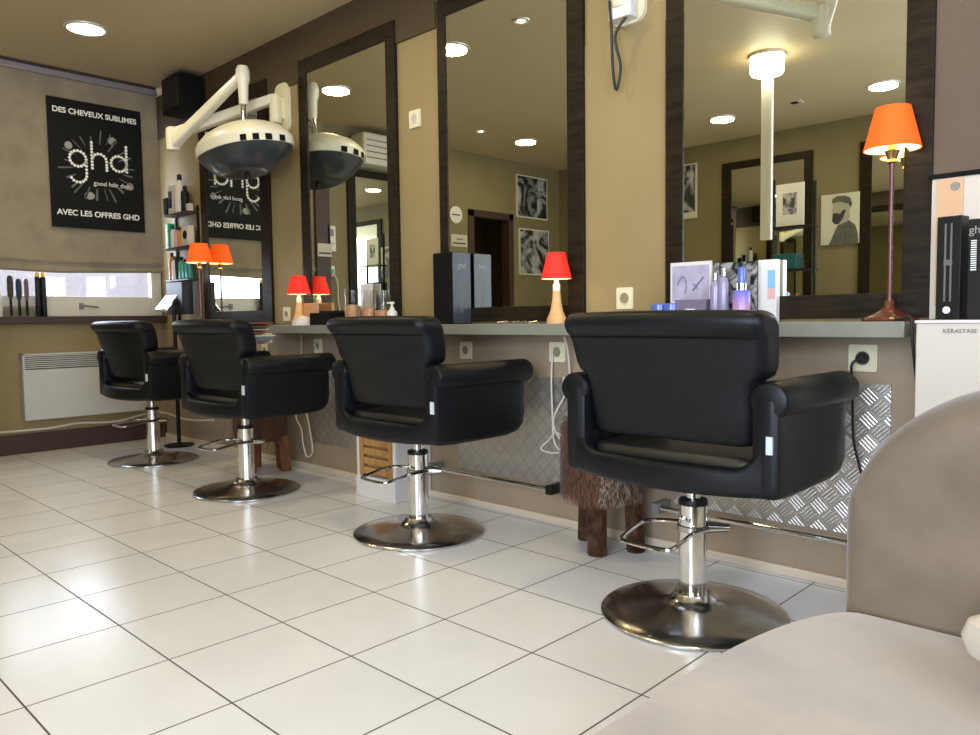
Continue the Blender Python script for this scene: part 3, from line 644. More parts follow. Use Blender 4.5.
# ------------------------------------------------------------------ speaker
sp = empty('speaker', (-5.21, 2.42, 2.30)); tag(sp, 'black loudspeaker box high in the far corner under the ceiling', 'speaker')
bxp('cabinet', M['black'], sp, -.14, .14, -.08, .085, 0, .24, bevel=.008); bxp('grille', M['blackp'], sp, -.12, .12, -.088, -.08, .02, .22, bevel=.004)
bxp('bracket', M['blackp'], sp, -.02, .02, -.02, .02, .24, .267)

# ------------------------------------------------------------------ corner bottle shelves
cs = empty('corner_shelf_unit', (-5.45, 2.485, 0)); tag(cs, 'narrow dark shelf unit crowded with products in the far corner', 'shelf unit')
for z in (1.19, 1.42, 1.66): bxp('shelf_board', M['brown'], cs, -.185, .19, -.045, .05, z-.012, z, bevel=.002)
for xx in (-.175, .18): part('upright', M['blackp'], cs, lambda b, xx=xx: box(b, xx-.008, xx+.008, .035, .05, .86, 1.70), smooth=False)
def bottle(name, label, cat, x, y, z, r0, h_, m_, cap=None, group='products on the corner shelves'):
    t = empty(name, (x, y, z)); tag(t, label, cat, group)
    part('body', m_, t, lambda b: lathe(b, [(r0*.92, 0), (r0, .004), (r0, h_*.72), (r0*.8, h_*.80), (r0*.42, h_*.84), (r0*.42, h_*.86), (0, h_*.86)], 18))
    part('cap', cap or M['blackp'], t, lambda b: lathe(b, [(r0*.5, h_*.85), (r0*.5, h_*.99), (r0*.4, h_), (0, h_)], 14)); return t
def carton(name, label, cat, x, y, z, w_, dp, h_, m_, m2=None, rz=0, group='products on the corner shelves'):
    t = empty(name, (x, y, z), rz); tag(t, label, cat, group)
    bxp('carton', m_, t, -w_/2, w_/2, -dp/2, dp/2, 0, h_, bevel=.0015)
    if m2: bxp('front_print', m2, t, -w_/2+.006, w_/2-.006, -dp/2-.001, -dp/2, h_*.2, h_*.8)
    return t
CY = 2.478
carton('product_box', 'green product carton at the left end of the middle corner shelf', 'box', -5.61, CY, 1.421, .045, .05, .18, M['green'], M['whitep'])
for i, (mm_, lb) in enumerate((('whitep', 'white'), ('pink', 'pink'), ('orangep', 'orange'))):
    bottle('bottle', lb+' bottle on the middle corner shelf', 'bottle', -5.56+i*.055, CY, 1.421, .019, .16-.01*i, M[mm_])
t = carton('round_window_box', 'white carton with a round dark window on the middle corner shelf', 'box', -5.33, CY, 1.421, .10, .05, .14, M['offw'])
part('round_window', M['black'], t, lambda b: loft(b, [[(.01+.03*math.cos(2*PI*k/20), yy, .075+.03*math.sin(2*PI*k/20)) for k in range(20)] for yy in (-.0275, -.025)]))
for x, mm_, hh, lb in ((-5.60, 'amber', .20, 'amber'), (-5.55, 'whitep', .17, 'white'), (-5.50, 'blackp', .20, 'black'), (-5.44, 'green', .16, 'pale green'), (-5.38, 'tealp', .14, 'teal')):
    bottle('bottle', lb+' bottle on the lowest corner shelf', 'bottle', x, CY, 1.191, .023, hh, M[mm_])
bottle('bottle', 'wide teal bottle on the lowest corner shelf behind the orange lamp', 'bottle', -5.32, CY, 1.191, .027, .13, M['tealp'])
carton('product_box', 'black box at the left end of the top corner shelf', 'box', -5.60, CY, 1.661, .065, .07, .12, M['black'], None)
carton('product_box', 'small grey clock like box on top of the corner shelves', 'box', -5.525, CY, 1.661, .07, .06, .20, M['offw'], M['blackp'])
bottle('canister', 'tall white spray canister standing on the top corner shelf', 'canister', -5.43, CY, 1.661, .033, .27, M['whitep'], M['blackp'])
bottle('bottle', 'dark bottle beside the canister on the top corner shelf', 'bottle', -5.35, CY, 1.661, .028, .18, M['blackp'])
carton('product_box', 'low taupe box at the right end of the top corner shelf', 'box', -5.285, CY, 1.661, .05, .03, .05, M['offw'])
# payment terminal like device on a stand
t = empty('display_terminal', (-5.42, 2.40, 0)); tag(t, 'black terminal with a slanted silver face on a slim stand in the corner', 'terminal')
part('stand', M['blackp'], t, lambda b: (lathe(b, [(.10, 0), (.10, .012), (.014, .02), (.014, .98), (0, .98)], 20)))
bxp('casing', M['blackp'], t, -.12, .14, .0, .08, .94, 1.17, bevel=.006)
def face(b):
    v = [(-.13, -.08, .98), (.05, -.08, .98), (.05, .02, 1.10), (-.13, .02, 1.10)]; loft(b, [v, [(x, y, z-.02) for x, y, z in v]])
part('silver_face', M['steel'], t, face, smooth=False)

# ------------------------------------------------------------------ window ledge brushes
tr = empty('brush_tray', (-5.845, 1.58, .9355)); tag(tr, 'clear acrylic tray of hair brushes on the window ledge', 'tray')
part('tray', M['clear'], tr, lambda b: (box(b, -.04, .04, -.13, .10, 0, .004), box(b, .036, .04, -.13, .10, .004, .07), box(b, -.04, -.036, -.13, .10, .004, .07), box(b, -.036, .036, -.13, -.126, .004, .07), box(b, -.036, .036, .096, .10, .004, .07)), smooth=False)
for i, (yy, mm_, hh, rr, lb) in enumerate(((1.495, 'bristle', .27, .018, 'olive round hair brush, leftmost in the clear tray'), (1.545, 'bristleb', .25, .017, 'blue black round hair brush, middle of the clear tray'), (1.59, 'bristlep', .25, .013, 'slim mauve hair brush, right of the clear tray'))):
    t = empty('hair_brush', (-5.845, yy, .9405)); tag(t, lb, 'brush', 'hair brushes in the tray')
    part('handle', M['blackp'], t, lambda b: lathe(b, [(.008, 0), (.010, .05), (.007, hh*.45), (.006, hh*.5), (0, hh*.5)], 12))
    def br(b):
        lathe(b, [(rr*.5, hh*.42), (rr*.9, hh*.5), (rr, hh*.6), (rr, hh*.9), (rr*.7, hh*.98), (0, hh)], 16)
        rnd = random.Random(i)
        for k in range(160):
            a = rnd.random()*2*PI; z = hh*(.5+.42*rnd.random()); ca, sa = math.cos(a), math.sin(a)
            tube(b, [(rr*.9*ca, rr*.9*sa, z), (rr*1.25*ca, rr*1.25*sa, z)], .0007, 3)
    part('bristle_head', M[mm_], t, br)
for yy, lb in ((1.665, 'tall black spray can with gold cap on the ledge, left one'), (1.70, 'tall black spray can with gold cap on the ledge, right one')):
    t = empty('spray_can', (-5.87, yy, .9355)); tag(t, lb, 'spray can', 'black spray cans')
    part('can', M['blackp'], t, lambda b: lathe(b, [(.016, 0), (.0175, .004), (.0175, .262), (.013, .272), (0, .272)], 18)); part('cap', M['gold'], t, lambda b: lathe(b, [(.014, .268), (.0145, .295), (.011, .3), (0, .3)], 16))
bottle('bottle', 'pale bottle at the very left of the window ledge', 'bottle', -5.85, 1.425, .9355, .02, .2, M['whitep'], M['whitep'], 'ledge bottles')

# ------------------------------------------------------------------ sockets, switches and cords
def socket(name, label, x, z, w_=.075, plug=False, mm_='cream', kind=0):
    t = empty(name, (x, D, z)); tag(t, label, 'socket' if kind == 0 else 'switch', 'wall sockets')
    part('cover_plate', M[mm_], t, lambda b: loft(b, [[(a, yy, c) for a, c in rrect(-w_/2, w_/2, -.042, .042, .005, 3)] for yy in (-.001, -.010)]))
    part('rim', M[mm_], t, lambda b: loft(b, [[(rr*math.cos(2*PI*k/28), yy, rr*math.sin(2*PI*k/28)) for k in range(28)] for rr, yy in ((.026, -.010), (.024, -.013), (.021, -.013), (.020, -.008))]) )
    part('recess', M['recess'] if kind == 0 else M['offw'], t, lambda b: loft(b, [[(.0195*math.cos(2*PI*k/24), yy, .0195*math.sin(2*PI*k/24)) for k in range(24)] for yy in (-.0105, -.0112)]))
    return t
S3 = socket('wall_socket', 'cream wall socket with black plug right of the nearest chair', -.827, .743, .085)
part('plug', M['blackp'], S3, lambda b: lathe(b, [(.0, -.0), (.02, .001), (.022, .012), (.012, .035), (0, .036)], 18)).rotation_euler = (PI/2, 0, 0)
part('plug_cord', M['cord_b'], S3, lambda b: tube(b, spline([(0, -.035, .0), (-.02, -.045, -.02), (-.022, -.03, -.09), (-.02, -.02, -.25), (0, -.02, -.34), (.02, -.015, -.42)], 6), .004, 8))
S2 = socket('wall_socket', 'cream wall socket with white cord, between second and nearest chair', -2.045, .737, .085)
socket('wall_socket', 'cream empty wall socket right of the second chair back', -2.596, .735)
socket('wall_socket', 'cream wall socket above the shelf between two mirrors, over the nearest chair', -1.707, .953)
socket('wall_socket', 'cream double wall socket low behind the third chair arm', -3.826, .735, .075)
socket('wall_socket', 'cream wall socket beside the farther red lamp', -4.15, .925)
socket('wall_socket', 'cream wall socket under the magazine rack', -4.42, .70)
socket('light_switch', 'cream light switch high on the wall between the mirrors', -2.931, 1.865, .08, kind=1)
c2 = tag(part('lamp_cord', M['cord_w'], None, lambda b: (tube(b, spline([(-2.06, D-.02, .735), (-2.06, D-.03, .62), (-2.055, D-.03, .45), (-2.05, D-.03, .37), (-2.02, D-.03, .33), (-1.99, D-.03, .36), (-2.03, D-.035, .40), (-2.08, D-.03, .36), (-2.12, D-.03, .32), (-2.05, D-.025, .31), (-1.98, D-.03, .34), (-2.03, D-.03, .39), (-2.045, D-.035, .46), (-1.99, D-.03, .56), (-1.965, D-.03, .64), (-1.955, D-.05, .74), (-1.95, D-.08, .805)], 8), .004, 8),
    loft(b, [[(x-1.985+.0, D-.03+y_, z) for x, y_ in rrect(-.013, .013, -.009, .009, .006, 3)] for z in (.565, .575, .625, .635)]))), 'tangled white lamp cord with an inline switch hanging over the tread plate', 'cord')
tag(part('lamp_cord', M['cord_w'], None, lambda b: tube(b, spline([(-3.83, D-.012, .73), (-3.86, D-.02, .60), (-3.93, D-.03, .4), (-3.90, D-.03, .25), (-3.86, D-.04, .12), (-3.92, D-.04, .08), (-3.96, D-.04, .16), (-3.99, D-.03, .24), (-4.03, D-.04, .32), (-4.02, D-.03, .5), (-3.98, D-.02, .7), (-3.98, D-.02, .80)], 8), .0045, 8)), 'white lamp cord looping to the floor behind the third chair', 'cord')
tag(part('lamp_cord', M['cord_b'], None, lambda b: tube(b, spline([(-.70, 2.40, .862), (-.67, 2.36, .865), (-.642, 2.345, .866), (-.634, 2.335, .80), (-.632, 2.37, .70), (-.635, 2.42, .62), (-.635, 2.45, .5)], 8), .0045, 8)), 'black lamp cord falling over the right end of the shelf', 'cord')
tag(part('floor_cable', M['cord_w'], None, lambda b: tube(b, spline([(XW+.03, 1.32, .165), (XW+.03, 1.7, .16), (XW+.03, 1.9, .175), (XW+.03, 2.15, .16), (XW+.03, 2.4, .20), (XW+.04, D-.03, .19), (-5.5, D-.03, .17), (-5.1, D-.03, .2)], 6), .008, 8)), 'thin pale cable running along the dark baseboard below the radiator', 'cable')

# ------------------------------------------------------------------ fur stools
def stool(label, cx, cy, rr, z0, z1, legs, legm, cols, seed, n):
    t = empty('fur_stool', (cx, cy, 0)); tag(t, label, 'stool')
    def body(b):
        lathe(b, [(rr*.80, z0+.01), (rr*.97, z0+.035), (rr, z0+.1), (rr, z1-.06), (rr*.93, z1-.02), (rr*.75, z1), (0, z1+.008)], 32)
    part('seat', M['furbase'], t, body)
    for gi, cm in enumerate(cols):
        rnd = random.Random(seed+gi)
        def fur(b):
            for k in range(n):
                a = rnd.random()*2*PI
                if gi == 1 and math.sin(a*2+seed-1.2)+.5*math.sin(a*5) < .2: continue
                z = z0+.02+(z1-z0-.02)*rnd.random(); ln = rnd.uniform(.03, .065); c_, s_ = math.cos(a), math.sin(a)
                top = rnd.random() < .25
                rb = rr*.98 if not top else rr*rnd.random(); zz = z if not top else z1-.002
                p0 = Vector((rb*c_, rb*s_, zz)); aa = a+rnd.uniform(-.35, .35); o_ = rnd.uniform(.008, .02)
                p1 = Vector(((rb+o_)*math.cos(aa*.3+a*.7), (rb+o_)*math.sin(aa*.3+a*.7), zz-ln*(.55 if not top else .1)+.004*(1 if top else 0)))
                p2 = Vector(((rb+o_*.9)*math.cos(aa*.5+a*.5), (rb+o_*.9)*math.sin(aa*.5+a*.5), max(zz-ln, z0-.03) if not top else zz+.004))
                tn = Vector((-s_, c_, 0))*.0016
                v = [b.verts.new(q) for q in (p0-tn, p0+tn, p1+tn*.8, p1-tn*.8, p2)]
                b.faces.new((v[0], v[1], v[2], v[3])); b.faces.new((v[3], v[2], v[4]))
        f = part('fur', cm, t, fur, smooth=False); tag(f, kind='stuff')
    for lx, ly, lr in legs:
        part('leg', legm, t, lambda b: loft(b, [[(lx*k_+(lr*(1+.05*math.sin(5*a)))*s*math.cos(a), ly*k_+(lr*(1+.05*math.sin(5*a)))*s*math.sin(a), z) for a in [2*PI*q/18 for q in range(18)]] for z, s, k_ in ((0, .9, 1.04), (.006, 1, 1.04), (z0*.5, .97, 1.0), (z0+.04, .95, .95))]))
    return t
fm1, fm2, fm3 = mat('russet_fur', (.17, .065, .03), .7, sheen=.3), mat('pale_grey_fur', (.42, .36, .27), .7, sheen=.3), mat('dark_brown_fur', (.06, .026, .014), .7, sheen=.3)
stool('shaggy brown and grey fur stool on stubby bark legs behind the nearest chair', -1.705, 2.37, .142, .215, .50, [(.03, -.07, .036), (-.115, .06, .034), (.11, .055, .034)], M['bark'], (fm1, fm2, fm3), 3, 9000)
stool('low brown log stool on thick wooden legs behind the third chair', -4.15, 2.33, .155, .17, .42, [(.05, -.10, .038), (-.10, .02, .035), (.03, .12, .035), (.13, .08, .033)], M['logbrown'], (fm1, fm3), 11, 2500)

# ------------------------------------------------------------------ small white cabinet with slatted drawer
cb = empty('small_cabinet', (-3.17, 2.30, 0)); tag(cb, 'small white cabinet with an orange slatted wooden crate, behind the second chair', 'cabinet')
bxp('plinth', M['white'], cb, 0, .31, 0, .235, 0, .105, bevel=.004)
bxp('side_panel', M['white'], cb, 0, .018, .01, .235, .105, .60, bevel=.002); bxp('side_panel', M['white'], cb, .285, .31, .01, .235, .105, .60, bevel=.002)
bxp('top_panel', M['white'], cb, 0, .31, .005, .235, .60, .62, bevel=.002); bxp('back_panel', M['white'], cb, .018, .285, .225, .235, .105, .60)
cr = bxp('crate', M['crate'], cb, .022, .28, .04, .22, .108, .40)
def sl(b):
    for i in range(6): box(b, .03, .272, .018, .038, .115+i*.048, .150+i*.048)
part('crate_slats', M['crate'], cb, sl, smooth=False, bevel=.003); bxp('crate_post', M['crate'], cb, .022, .05, .012, .018, .110, .40); bxp('crate_post', M['crate'], cb, .252, .28, .012, .018, .110, .40)

# ------------------------------------------------------------------ magazine rack and magazines
mr = empty('magazine_rack', (-3.88, 2.15, .835)); tag(mr, 'curved white magazine rack in front of the shelf behind the third chair', 'rack')
def rk(b):
    pr = [(-.02, .0), (.0, -.02), (.06, -.028), (.14, -.012), (.2, .02)]
    rows = [[(-.22+x, y, z-.05) for x, z in pr]+[(-.22+x, y, z-.056) for x, z in pr[::-1]] for y in (-.14, .15)]
    loft(b, rows)
part('tray', M['white'], mr, rk, smooth=False)
bxp('support', M['cream'], mr, -.16, -.10, .145, .178, -.075, -.02)
mg = [mat('magazine_red', (.30, .05, .04), .3), mat('magazine_cream', (.6, .5, .4), .3), mat('magazine_brown', (.22, .11, .06), .3)]
for i in range(4):
    o = bxp('magazine', mg[i % 3], None, -.075, .075, -.11, .11, 0, .006)
    o.location = (-4.01+i*.03, 2.15, .800+i*.018); o.rotation_euler = (0, -.22, .05*i); tag(o, ['dark red magazine lowest in the white rack', 'cream covered magazine second from the bottom in the rack', 'brown magazine third in the fanned rack', 'red magazine topmost in the fanned rack'][i], 'magazine', 'fanned magazines')

# ------------------------------------------------------------------ things on the shelf
Z0 = .8582
t = carton('tissue_box', 'black box left of the perfume jars, beside the red lamp', 'box', -3.56, 2.43, Z0, .19, .12, .066, M['black'], None, 0, 'shelf goods')
t = carton('label_stand', 'peach card in an acrylic holder between the red lamp and its reflection', 'card', -3.79, 2.47, Z0, .13, .02, .125, M['peach'], None, 0, 'shelf goods')
t = part('paper_pile', M['paper'], None, lambda b: (lathe(b, [(.06, 0), (.058, .02), (.04, .04), (.015, .05), (0, .052)], 9))); t.location = (-3.76, 2.40, Z0); tag(t, 'crumpled white paper heap at the foot of the farther red lamp', 'paper')
for x, h_, f_, lb in ((-3.35, .185, .10, 'tall clear cylinder half filled with peach granules, left one'), (-3.20, .18, .085, 'tall clear cylinder half filled with peach granules, right one'), (-3.095, .15, .07, 'shorter clear jar of peach granules by the mirror frame')):
    t = empty('clear_jar', (x, 2.44, Z0)); tag(t, lb, 'jar', 'clear jars with granules')
    part('glass', M['clear'], t, lambda b: loft(b, [[(rr*math.cos(2*PI*k/28), rr*math.sin(2*PI*k/28), zz) for k in range(28)] for rr, zz in ((.045, 0), (.045, h_), (.043, h_), (.043, .004))], close=True))
    part('granules', M['peach'], t, lambda b: lathe(b, [(.0425, .004), (.0425, f_), (.02, f_+.006), (0, f_+.006)], 24))
t = carton('price_card', 'small white card standing behind the clear jars', 'card', -3.30, 2.495, Z0, .10, .004, .215, M['paper'], None, 0, 'shelf goods')
def pump(label, x, y, m_, sc=1, z=Z0):
    t = empty('pump_bottle', (x, y, z)); tag(t, label, 'pump bottle')
    part('body', m_, t, lambda b: lathe(b, [(.024*sc, 0), (.026*sc, .005), (.026*sc, .06*sc), (.012*sc, .075*sc), (.012*sc, .085*sc), (0, .085*sc)], 20))
    part('pump_head', M['white'], t, lambda b: (lathe(b, [(.006*sc, .08*sc), (.006*sc, .10*sc), (.013*sc, .102*sc), (.013*sc, .112*sc), (0, .113*sc)], 14), box(b, -.032*sc, 0, -.006*sc, .006*sc, .103*sc, .111*sc))); return t
pump('white pump bottle on the shelf behind the second chair back', -3.0, 2.42, M['white'])
# slate boxes
t = empty('straightener_box', (-2.60, 2.45, Z0)); tag(t, 'tall box with black front and slate blue side standing before the second mirror frame', 'box')
bxp('carton', M['black'], t, -.064, .0625, -.056, .060, 0, .325, bevel=.002); bxp('slate_side', M['slate'], t, .0625, .064, -.052, .060, .002, .323)
text('logo', 'ghd', .036, M['greyink2'], t, (.0642, .004, .265), RT)
part('straightener_print', M['greyink'], t, lambda b: (box(b, .0635, .0645, -.008, -.003, .05, .20), box(b, .0635, .0645, .004, .009, .05, .20)), smooth=False)
# comb/jewellery bits in front of lamp 3
t = part('hair_clips', M['steel'], None, lambda b: [tube(b, [(-.11+i*.03, -.01+.012*(i % 3), .004), (-.09+i*.03, .02-.01*(i % 2), .010), (-.07+i*.03, .0, .004)], .0035, 6) for i in range(7)]); t.location = (-2.15, 2.40, Z0); tag(t, 'small heap of metal hair clips left of the red lamp', 'hair clips', kind='stuff')
# station 1 products
t = empty('product_sign', (-1.35, 2.40, Z0)); tag(t, 'lavender printed product card with white border left of the bottles', 'card')
bxp('card', M['paper'], t, -.078, .078, .0, .006, 0, .208); bxp('print', M['lav'], t, -.070, .070, -.001, 0, .075, .196)
part('print_marks', M['purple'], t, lambda b: (tube(b, spline([(-.05, -.002, .13), (-.03, -.002, .16), (-.015, -.002, .135), (-.02, -.002, .10)], 4), .002, 5), tube(b, [(.01, -.002, .11), (.05, -.002, .155)], .003, 5), tube(b, [(.01, -.002, .135), (.03, -.002, .115)], .002, 5)))
t = empty('product_box', (-1.325, 2.375, Z0)); tag(t, 'muted purple box standing in front of the lavender card', 'box')
bxp('carton', M['purple'], t, -.06, .055, -.02, .02, 0, .078, bevel=.001); bxp('brand_strip', M['whiteink'], t, -.02, .018, -.021, -.02, .042, .047)
for x, lb in ((-1.455, 'blue lidded jar, left one beside the lavender card'), (-1.405, 'blue lidded jar, right one beside the lavender card')):
    t = empty('cosmetic_jar', (x, 2.37, Z0)); tag(t, lb, 'jar', 'blue jars')
    part('jar', M['clear'], t, lambda b: lathe(b, [(.024, 0), (.026, .005), (.026, .04), (0, .04)], 24)); part('content', M['slate'], t, lambda b: lathe(b, [(.021, .004), (.021, .036), (0, .036)], 20)); part('lid', M['blue'], t, lambda b: lathe(b, [(.028, .04), (.028, .064), (.025, .067), (0, .067)], 24))
t = empty('display_board', (-1.165, 2.435, Z0)); tag(t, 'dark product display board with pale swirls behind the bottles', 'display board')
bxp('board', photo_mat('swirl_print', 4.2, .008, .35, 17), t, -.115, .035, 0, .006, 0, .20)
tb = mat('violet_serum_bottle', (.30, .27, .42), .2, spec=.7); gb = mat('blue_to_pink_bottle', (.5, .3, .6), .25)
N_, L_ = nodes(gb); tcn = N_.new('ShaderNodeTexCoord'); sx = N_.new('ShaderNodeSeparateXYZ'); L_.new(tcn.outputs['Object'], sx.inputs[0]); rp_ = N_.new('ShaderNodeValToRGB')
L_.new(mth(N_, L_, 'DIVIDE', sx.outputs[2], .1), rp_.inputs[0]); rp_.color_ramp.elements[0].color = (.85, .42, .40, 1); rp_.color_ramp.elements[1].color = (.14, .16, .62, 1); L_.new(rp_.outputs[0], N_['Principled BSDF'].inputs['Base Color'])
for x, h_, lb in ((-1.245, .165, 'slim violet serum bottle, left of the pair'), (-1.215, .18, 'slim violet serum bottle with silver top, right of the pair')):
    bottle('bottle', lb, 'bottle', x, 2.375, Z0, .017, h_, tb, M['steel'], 'violet serum bottles')
t = empty('bottle', (-1.15, 2.37, Z0)); tag(t, 'blue to pink gradient hair product bottle with blue pump', 'bottle', 'shelf bottles')
part('body', gb, t, lambda b: lathe(b, [(.027, 0), (.028, .004), (.028, .098), (.024, .104), (.0, .104)], 24)); part('collar', M['chrome'], t, lambda b: lathe(b, [(.016, .104), (.016, .125), (0, .125)], 20)); part('pump', M['blue'], t, lambda b: lathe(b, [(.012, .125), (.012, .17), (.009, .178), (0, .178)], 16))
t = carton('product_box', 'white and pale blue product box at the right end of the bottles', 'box', -1.115, 2.495, Z0, .062, .03, .205, M['white'], None, 0, 'shelf goods')
bxp('blue_print', mat('sky_blue_print', (.25, .5, .75), .4), t, .003, .029, -.0162, -.015, .11, .17); bxp('pink_print', mat('coral_print', (.8, .45, .42), .4), t, .003, .029, -.0162, -.015, .075, .11)

# ------------------------------------------------------------------ things on the end wall and opposite wall, seen in the mirrors
def onleft(name, label, cat, y0, y1, z0, z1, m_, th=.02, group=None, bevel=0):
    o = bxp(name, m_, None, XL+.0005, XL+th, y0, y1, z0, z1, bevel=bevel); return tag(o, label, cat, group)
for i, (y0, y1, z0, z1, lb) in enumerate(((-1.765, -1.25, 1.98, 2.44, 'black and white portrait print, upper of two in the second mirror'), (-1.79, -1.285, 1.36, 1.865, 'black and white portrait print, lower of two beside the red lamp'))):
    t = empty('photo_print', (XL, (y0+y1)/2, z0)); tag(t, lb, 'picture', 'portrait prints'); w_ = (y1-y0)/2
    bxp('mount', M['canvas'], t, .001, .02, -w_, w_, 0, z1-z0); bxp('print', photo_mat('portrait_print_%d' % i, 3.1+i*5, .015, .42, 3.4), t, .02, .022, -w_+.015, w_-.015, .015, z1-z0-.015)
def disc(name, m_, x, y, z, rr, th, parent=None):
    return part(name, m_, parent, lambda b: loft(b, [[(x+a, y+rr*math.cos(2*PI*k/28), z+rr*math.sin(2*PI*k/28)) for k in range(28)] for a in (0, th)]))
t = empty('round_sign', (XL, -.35, 1.925)); tag(t, 'round white sign reflected above the slate boxes', 'sign'); disc('disc', M['whitep'], .001, 0, 0, .085, .008, t); bxp('print_line', M['ink'], t, .009, .0095, -.055, .055, -.008, .006)
t = empty('notice_sign', (XL, -.40, 1.67)); tag(t, 'small rectangular pale notice reflected under the round sign', 'sign'); bxp('plate', M['offw'], t, .001, .008, -.10, .12, -.06, .06); bxp('print_line', M['ink'], t, .008, .0085, -.08, .10, -.035, -.02); bxp('print_line', M['ink'], t, .008, .0085, -.04, .05, .01, .02)
t = empty('notice_sign', (XL+.03, 1.235, 1.485)); tag(t, 'small pale notice on the dark pilaster reflected in the third mirror', 'sign'); bxp('plate', M['offw'], t, .001, .008, -.07, .07, -.055, .055); bxp('print_line', M['ink'], t, .008, .0085, -.06, .06, -.035, -.02)
t = empty('intercom', (XL, 1.156, 1.588)); tag(t, 'white intercom handset on the end wall reflected in the third mirror', 'intercom')
bxp('body', M['whitep'], t, .001, .03, -.045, .045, -.11, .11, bevel=.008); bxp('grille', M['plastic_grey'], t, .03, .032, -.02, .02, .02, .08); bxp('button', M['offw'], t, .03, .034, -.015, .015, -.06, -.03)
t = empty('wall_socket', (XL, 1.165, 1.31)); tag(t, 'white socket with plug on the end wall below the intercom', 'socket'); bxp('cover_plate', M['whitep'], t, .001, .012, -.045, .045, -.045, .045, bevel=.004); bxp('plug', M['green'], t, .012, .04, -.018, .018, -.018, .018, bevel=.006)
part('plug_cord', M['cord_w'], t, lambda b: tube(b, spline([(.035, -.01, -.01), (.04, -.05, -.1), (.03, -.06, -.25), (.03, -.08, -.38)], 5), .006, 6))
# small air unit above that mirror
t = empty('wall_air_unit', (XL, .62, 2.24)); tag(t, 'cream wall unit with horizontal louvres reflected at the top of the third mirror', 'air unit')
bxp('casing', M['cream2'], t, .001, .20, -.30, .30, 0, .27, bevel=.02); part('louvres', M['plastic_grey'], t, lambda b: [box(b, .2, .203, -.27, .27, .05+.05*i, .06+.05*i) for i in range(4)], smooth=False)
# wash shelf beneath the prints
t = empty('side_shelf', (XL, -1.55, 0)); tag(t, 'dark narrow shelf on the end wall below the prints', 'shelf'); bxp('board', M['brown'], t, .001, .3, -.44, .28, .86, .90, bevel=.003); bxp('support', M['brown'], t, .001, .25, -.42, -.39, 0, .86); bxp('support', M['brown'], t, .001, .25, .20, .23, 0, .86)
t = part('folded_towel', M['canvas'], None, lambda b: loft(b, [[(XL+.17+a, y, .93+c) for a, c in rrect(-.09, .09, -.03, .035, .028, 4)] for y in (-1.42, -1.40, -1.27, -1.25)])); tag(t, 'cream folded towel reflected low in the second mirror', 'towel')
pump('teal soap pump bottle reflected left of the red lamp', XL+.15, -1.72, M['tealp'], 1.3, .90)
# bearded man canvas on the back wall
t = empty('canvas_print', (-2.505, YB, 1.49)); tag(t, 'canvas print of a bearded person in profile reflected in the widest mirror', 'picture')
W2, H2 = .163, .44
bxp('canvas', M['canvas'], t, -W2, W2, .001, .025, 0, H2, bevel=.003)
def flat(b, pts, y=.0255, th=.0012, s=1):
    # pts given 0..1 as they appear in the mirror view (left to right), placed on the wall
    loft(b, [[(-W2+2*W2*px, yy, H2*pz) for px, pz in pts] for yy in (y, y+th)])
part('jacket_print', M['jacket'], t, lambda b: flat(b, [(.22, .0), (.3, .12), (.42, .34), (.52, .44), (.72, .47), (.9, .36), (.97, .18), (.99, .0)]), smooth=False)
part('neck_print', M['skin'], t, lambda b: flat(b, [(.48, .38), (.46, .5), (.55, .62), (.74, .72), (.76, .52), (.70, .44)], .0262), smooth=False)
part('face_print', M['skin'], t, lambda b: flat(b, [(.33, .62), (.31, .68), (.33, .76), (.32, .84), (.4, .86), (.7, .86), (.78, .78), (.76, .66), (.66, .56), (.45, .54)], .0270), smooth=False)
part('beard_print', M['ink'], t, lambda b: flat(b, [(.32, .62), (.31, .46), (.38, .40), (.47, .40), (.58, .5), (.66, .66), (.6, .68), (.5, .60), (.42, .62)], .0280), smooth=False)
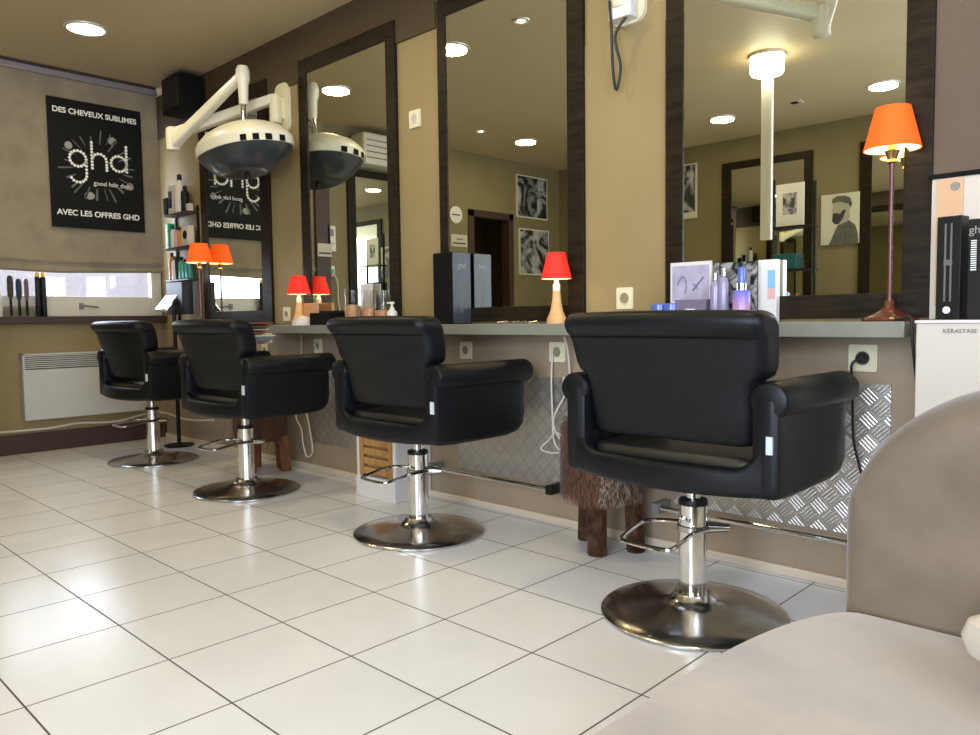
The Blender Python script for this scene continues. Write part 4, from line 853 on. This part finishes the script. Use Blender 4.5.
part('hair_print', M['jacket'], t, lambda b: flat(b, [(.30, .82), (.31, .90), (.42, .95), (.62, .95), (.76, .9), (.82, .78), (.78, .70), (.72, .78), (.5, .84)], .0286), smooth=False)
t = empty('photo_print', (-3.99, YB, 1.86)); tag(t, 'black and white print at the left edge of the widest mirror', 'picture', 'portrait prints'); bxp('mount', M['canvas'], t, -.22, .1, .001, .02, 0, .54); bxp('print', photo_mat('portrait_print_2', 9.3, .015, .5, 4), t, -.205, .085, .02, .022, .06, .525)
# counter under the opposite mirrors
t = empty('styling_shelf', (0, 0, 0)); tag(t, 'dark shelf along the opposite wall below its mirrors', 'shelf'); bxp('shelf_top', M['wengeh'], t, -3.7, -1.4, YB+.001, YB+.26, .86, .90, bevel=.003)
# tall black display stand with frame, teal box
t = empty('display_stand', (-2.73, -1.55, 0)); tag(t, 'slender black ladder stand reflected in front of the opposite mirror', 'stand')
part('upright', M['blackp'], t, lambda b: (tube(b, [(-.19, .02, 0), (-.19, -.02, 2.05)], .016, 8))); part('upright', M['blackp'], t, lambda b: tube(b, [(.195, .02, 0), (.165, -.02, 2.0)], .016, 8))
bxp('tray', M['blackp'], t, -.19, .17, -.10, .10, 1.255, 1.27); bxp('tray', M['blackp'], t, -.19, .17, -.10, .10, 1.62, 1.632); bxp('tray', M['blackp'], t, -.19, .17, -.10, .10, .90, .915)
t = empty('picture_frame', (-2.75, -1.52, 1.633)); tag(t, 'white bordered picture standing on the black stand', 'picture'); bxp('frame', M['white'], t, -.12, .12, 0, .015, 0, .36, bevel=.002); bxp('print', photo_mat('stand_print', 1.7, .06, .5, 9), t, -.06, .06, .015, .0165, .10, .28)
tag(bxp('storage_box', M['teal'], None, -2.89, -2.68, -1.64, -1.47, 1.271, 1.40, bevel=.004), 'teal storage box on the black stand', 'box')
tag(bxp('storage_box', M['clear'], None, -2.66, -2.58, -1.62, -1.48, 1.273, 1.36), 'clear storage box at the end of the black stand', 'box')
bottle('bottle', 'red bottle low on the black stand', 'bottle', -2.68, -1.50, .916, .025, .15, M['red'], M['red'], 'stand bottles')
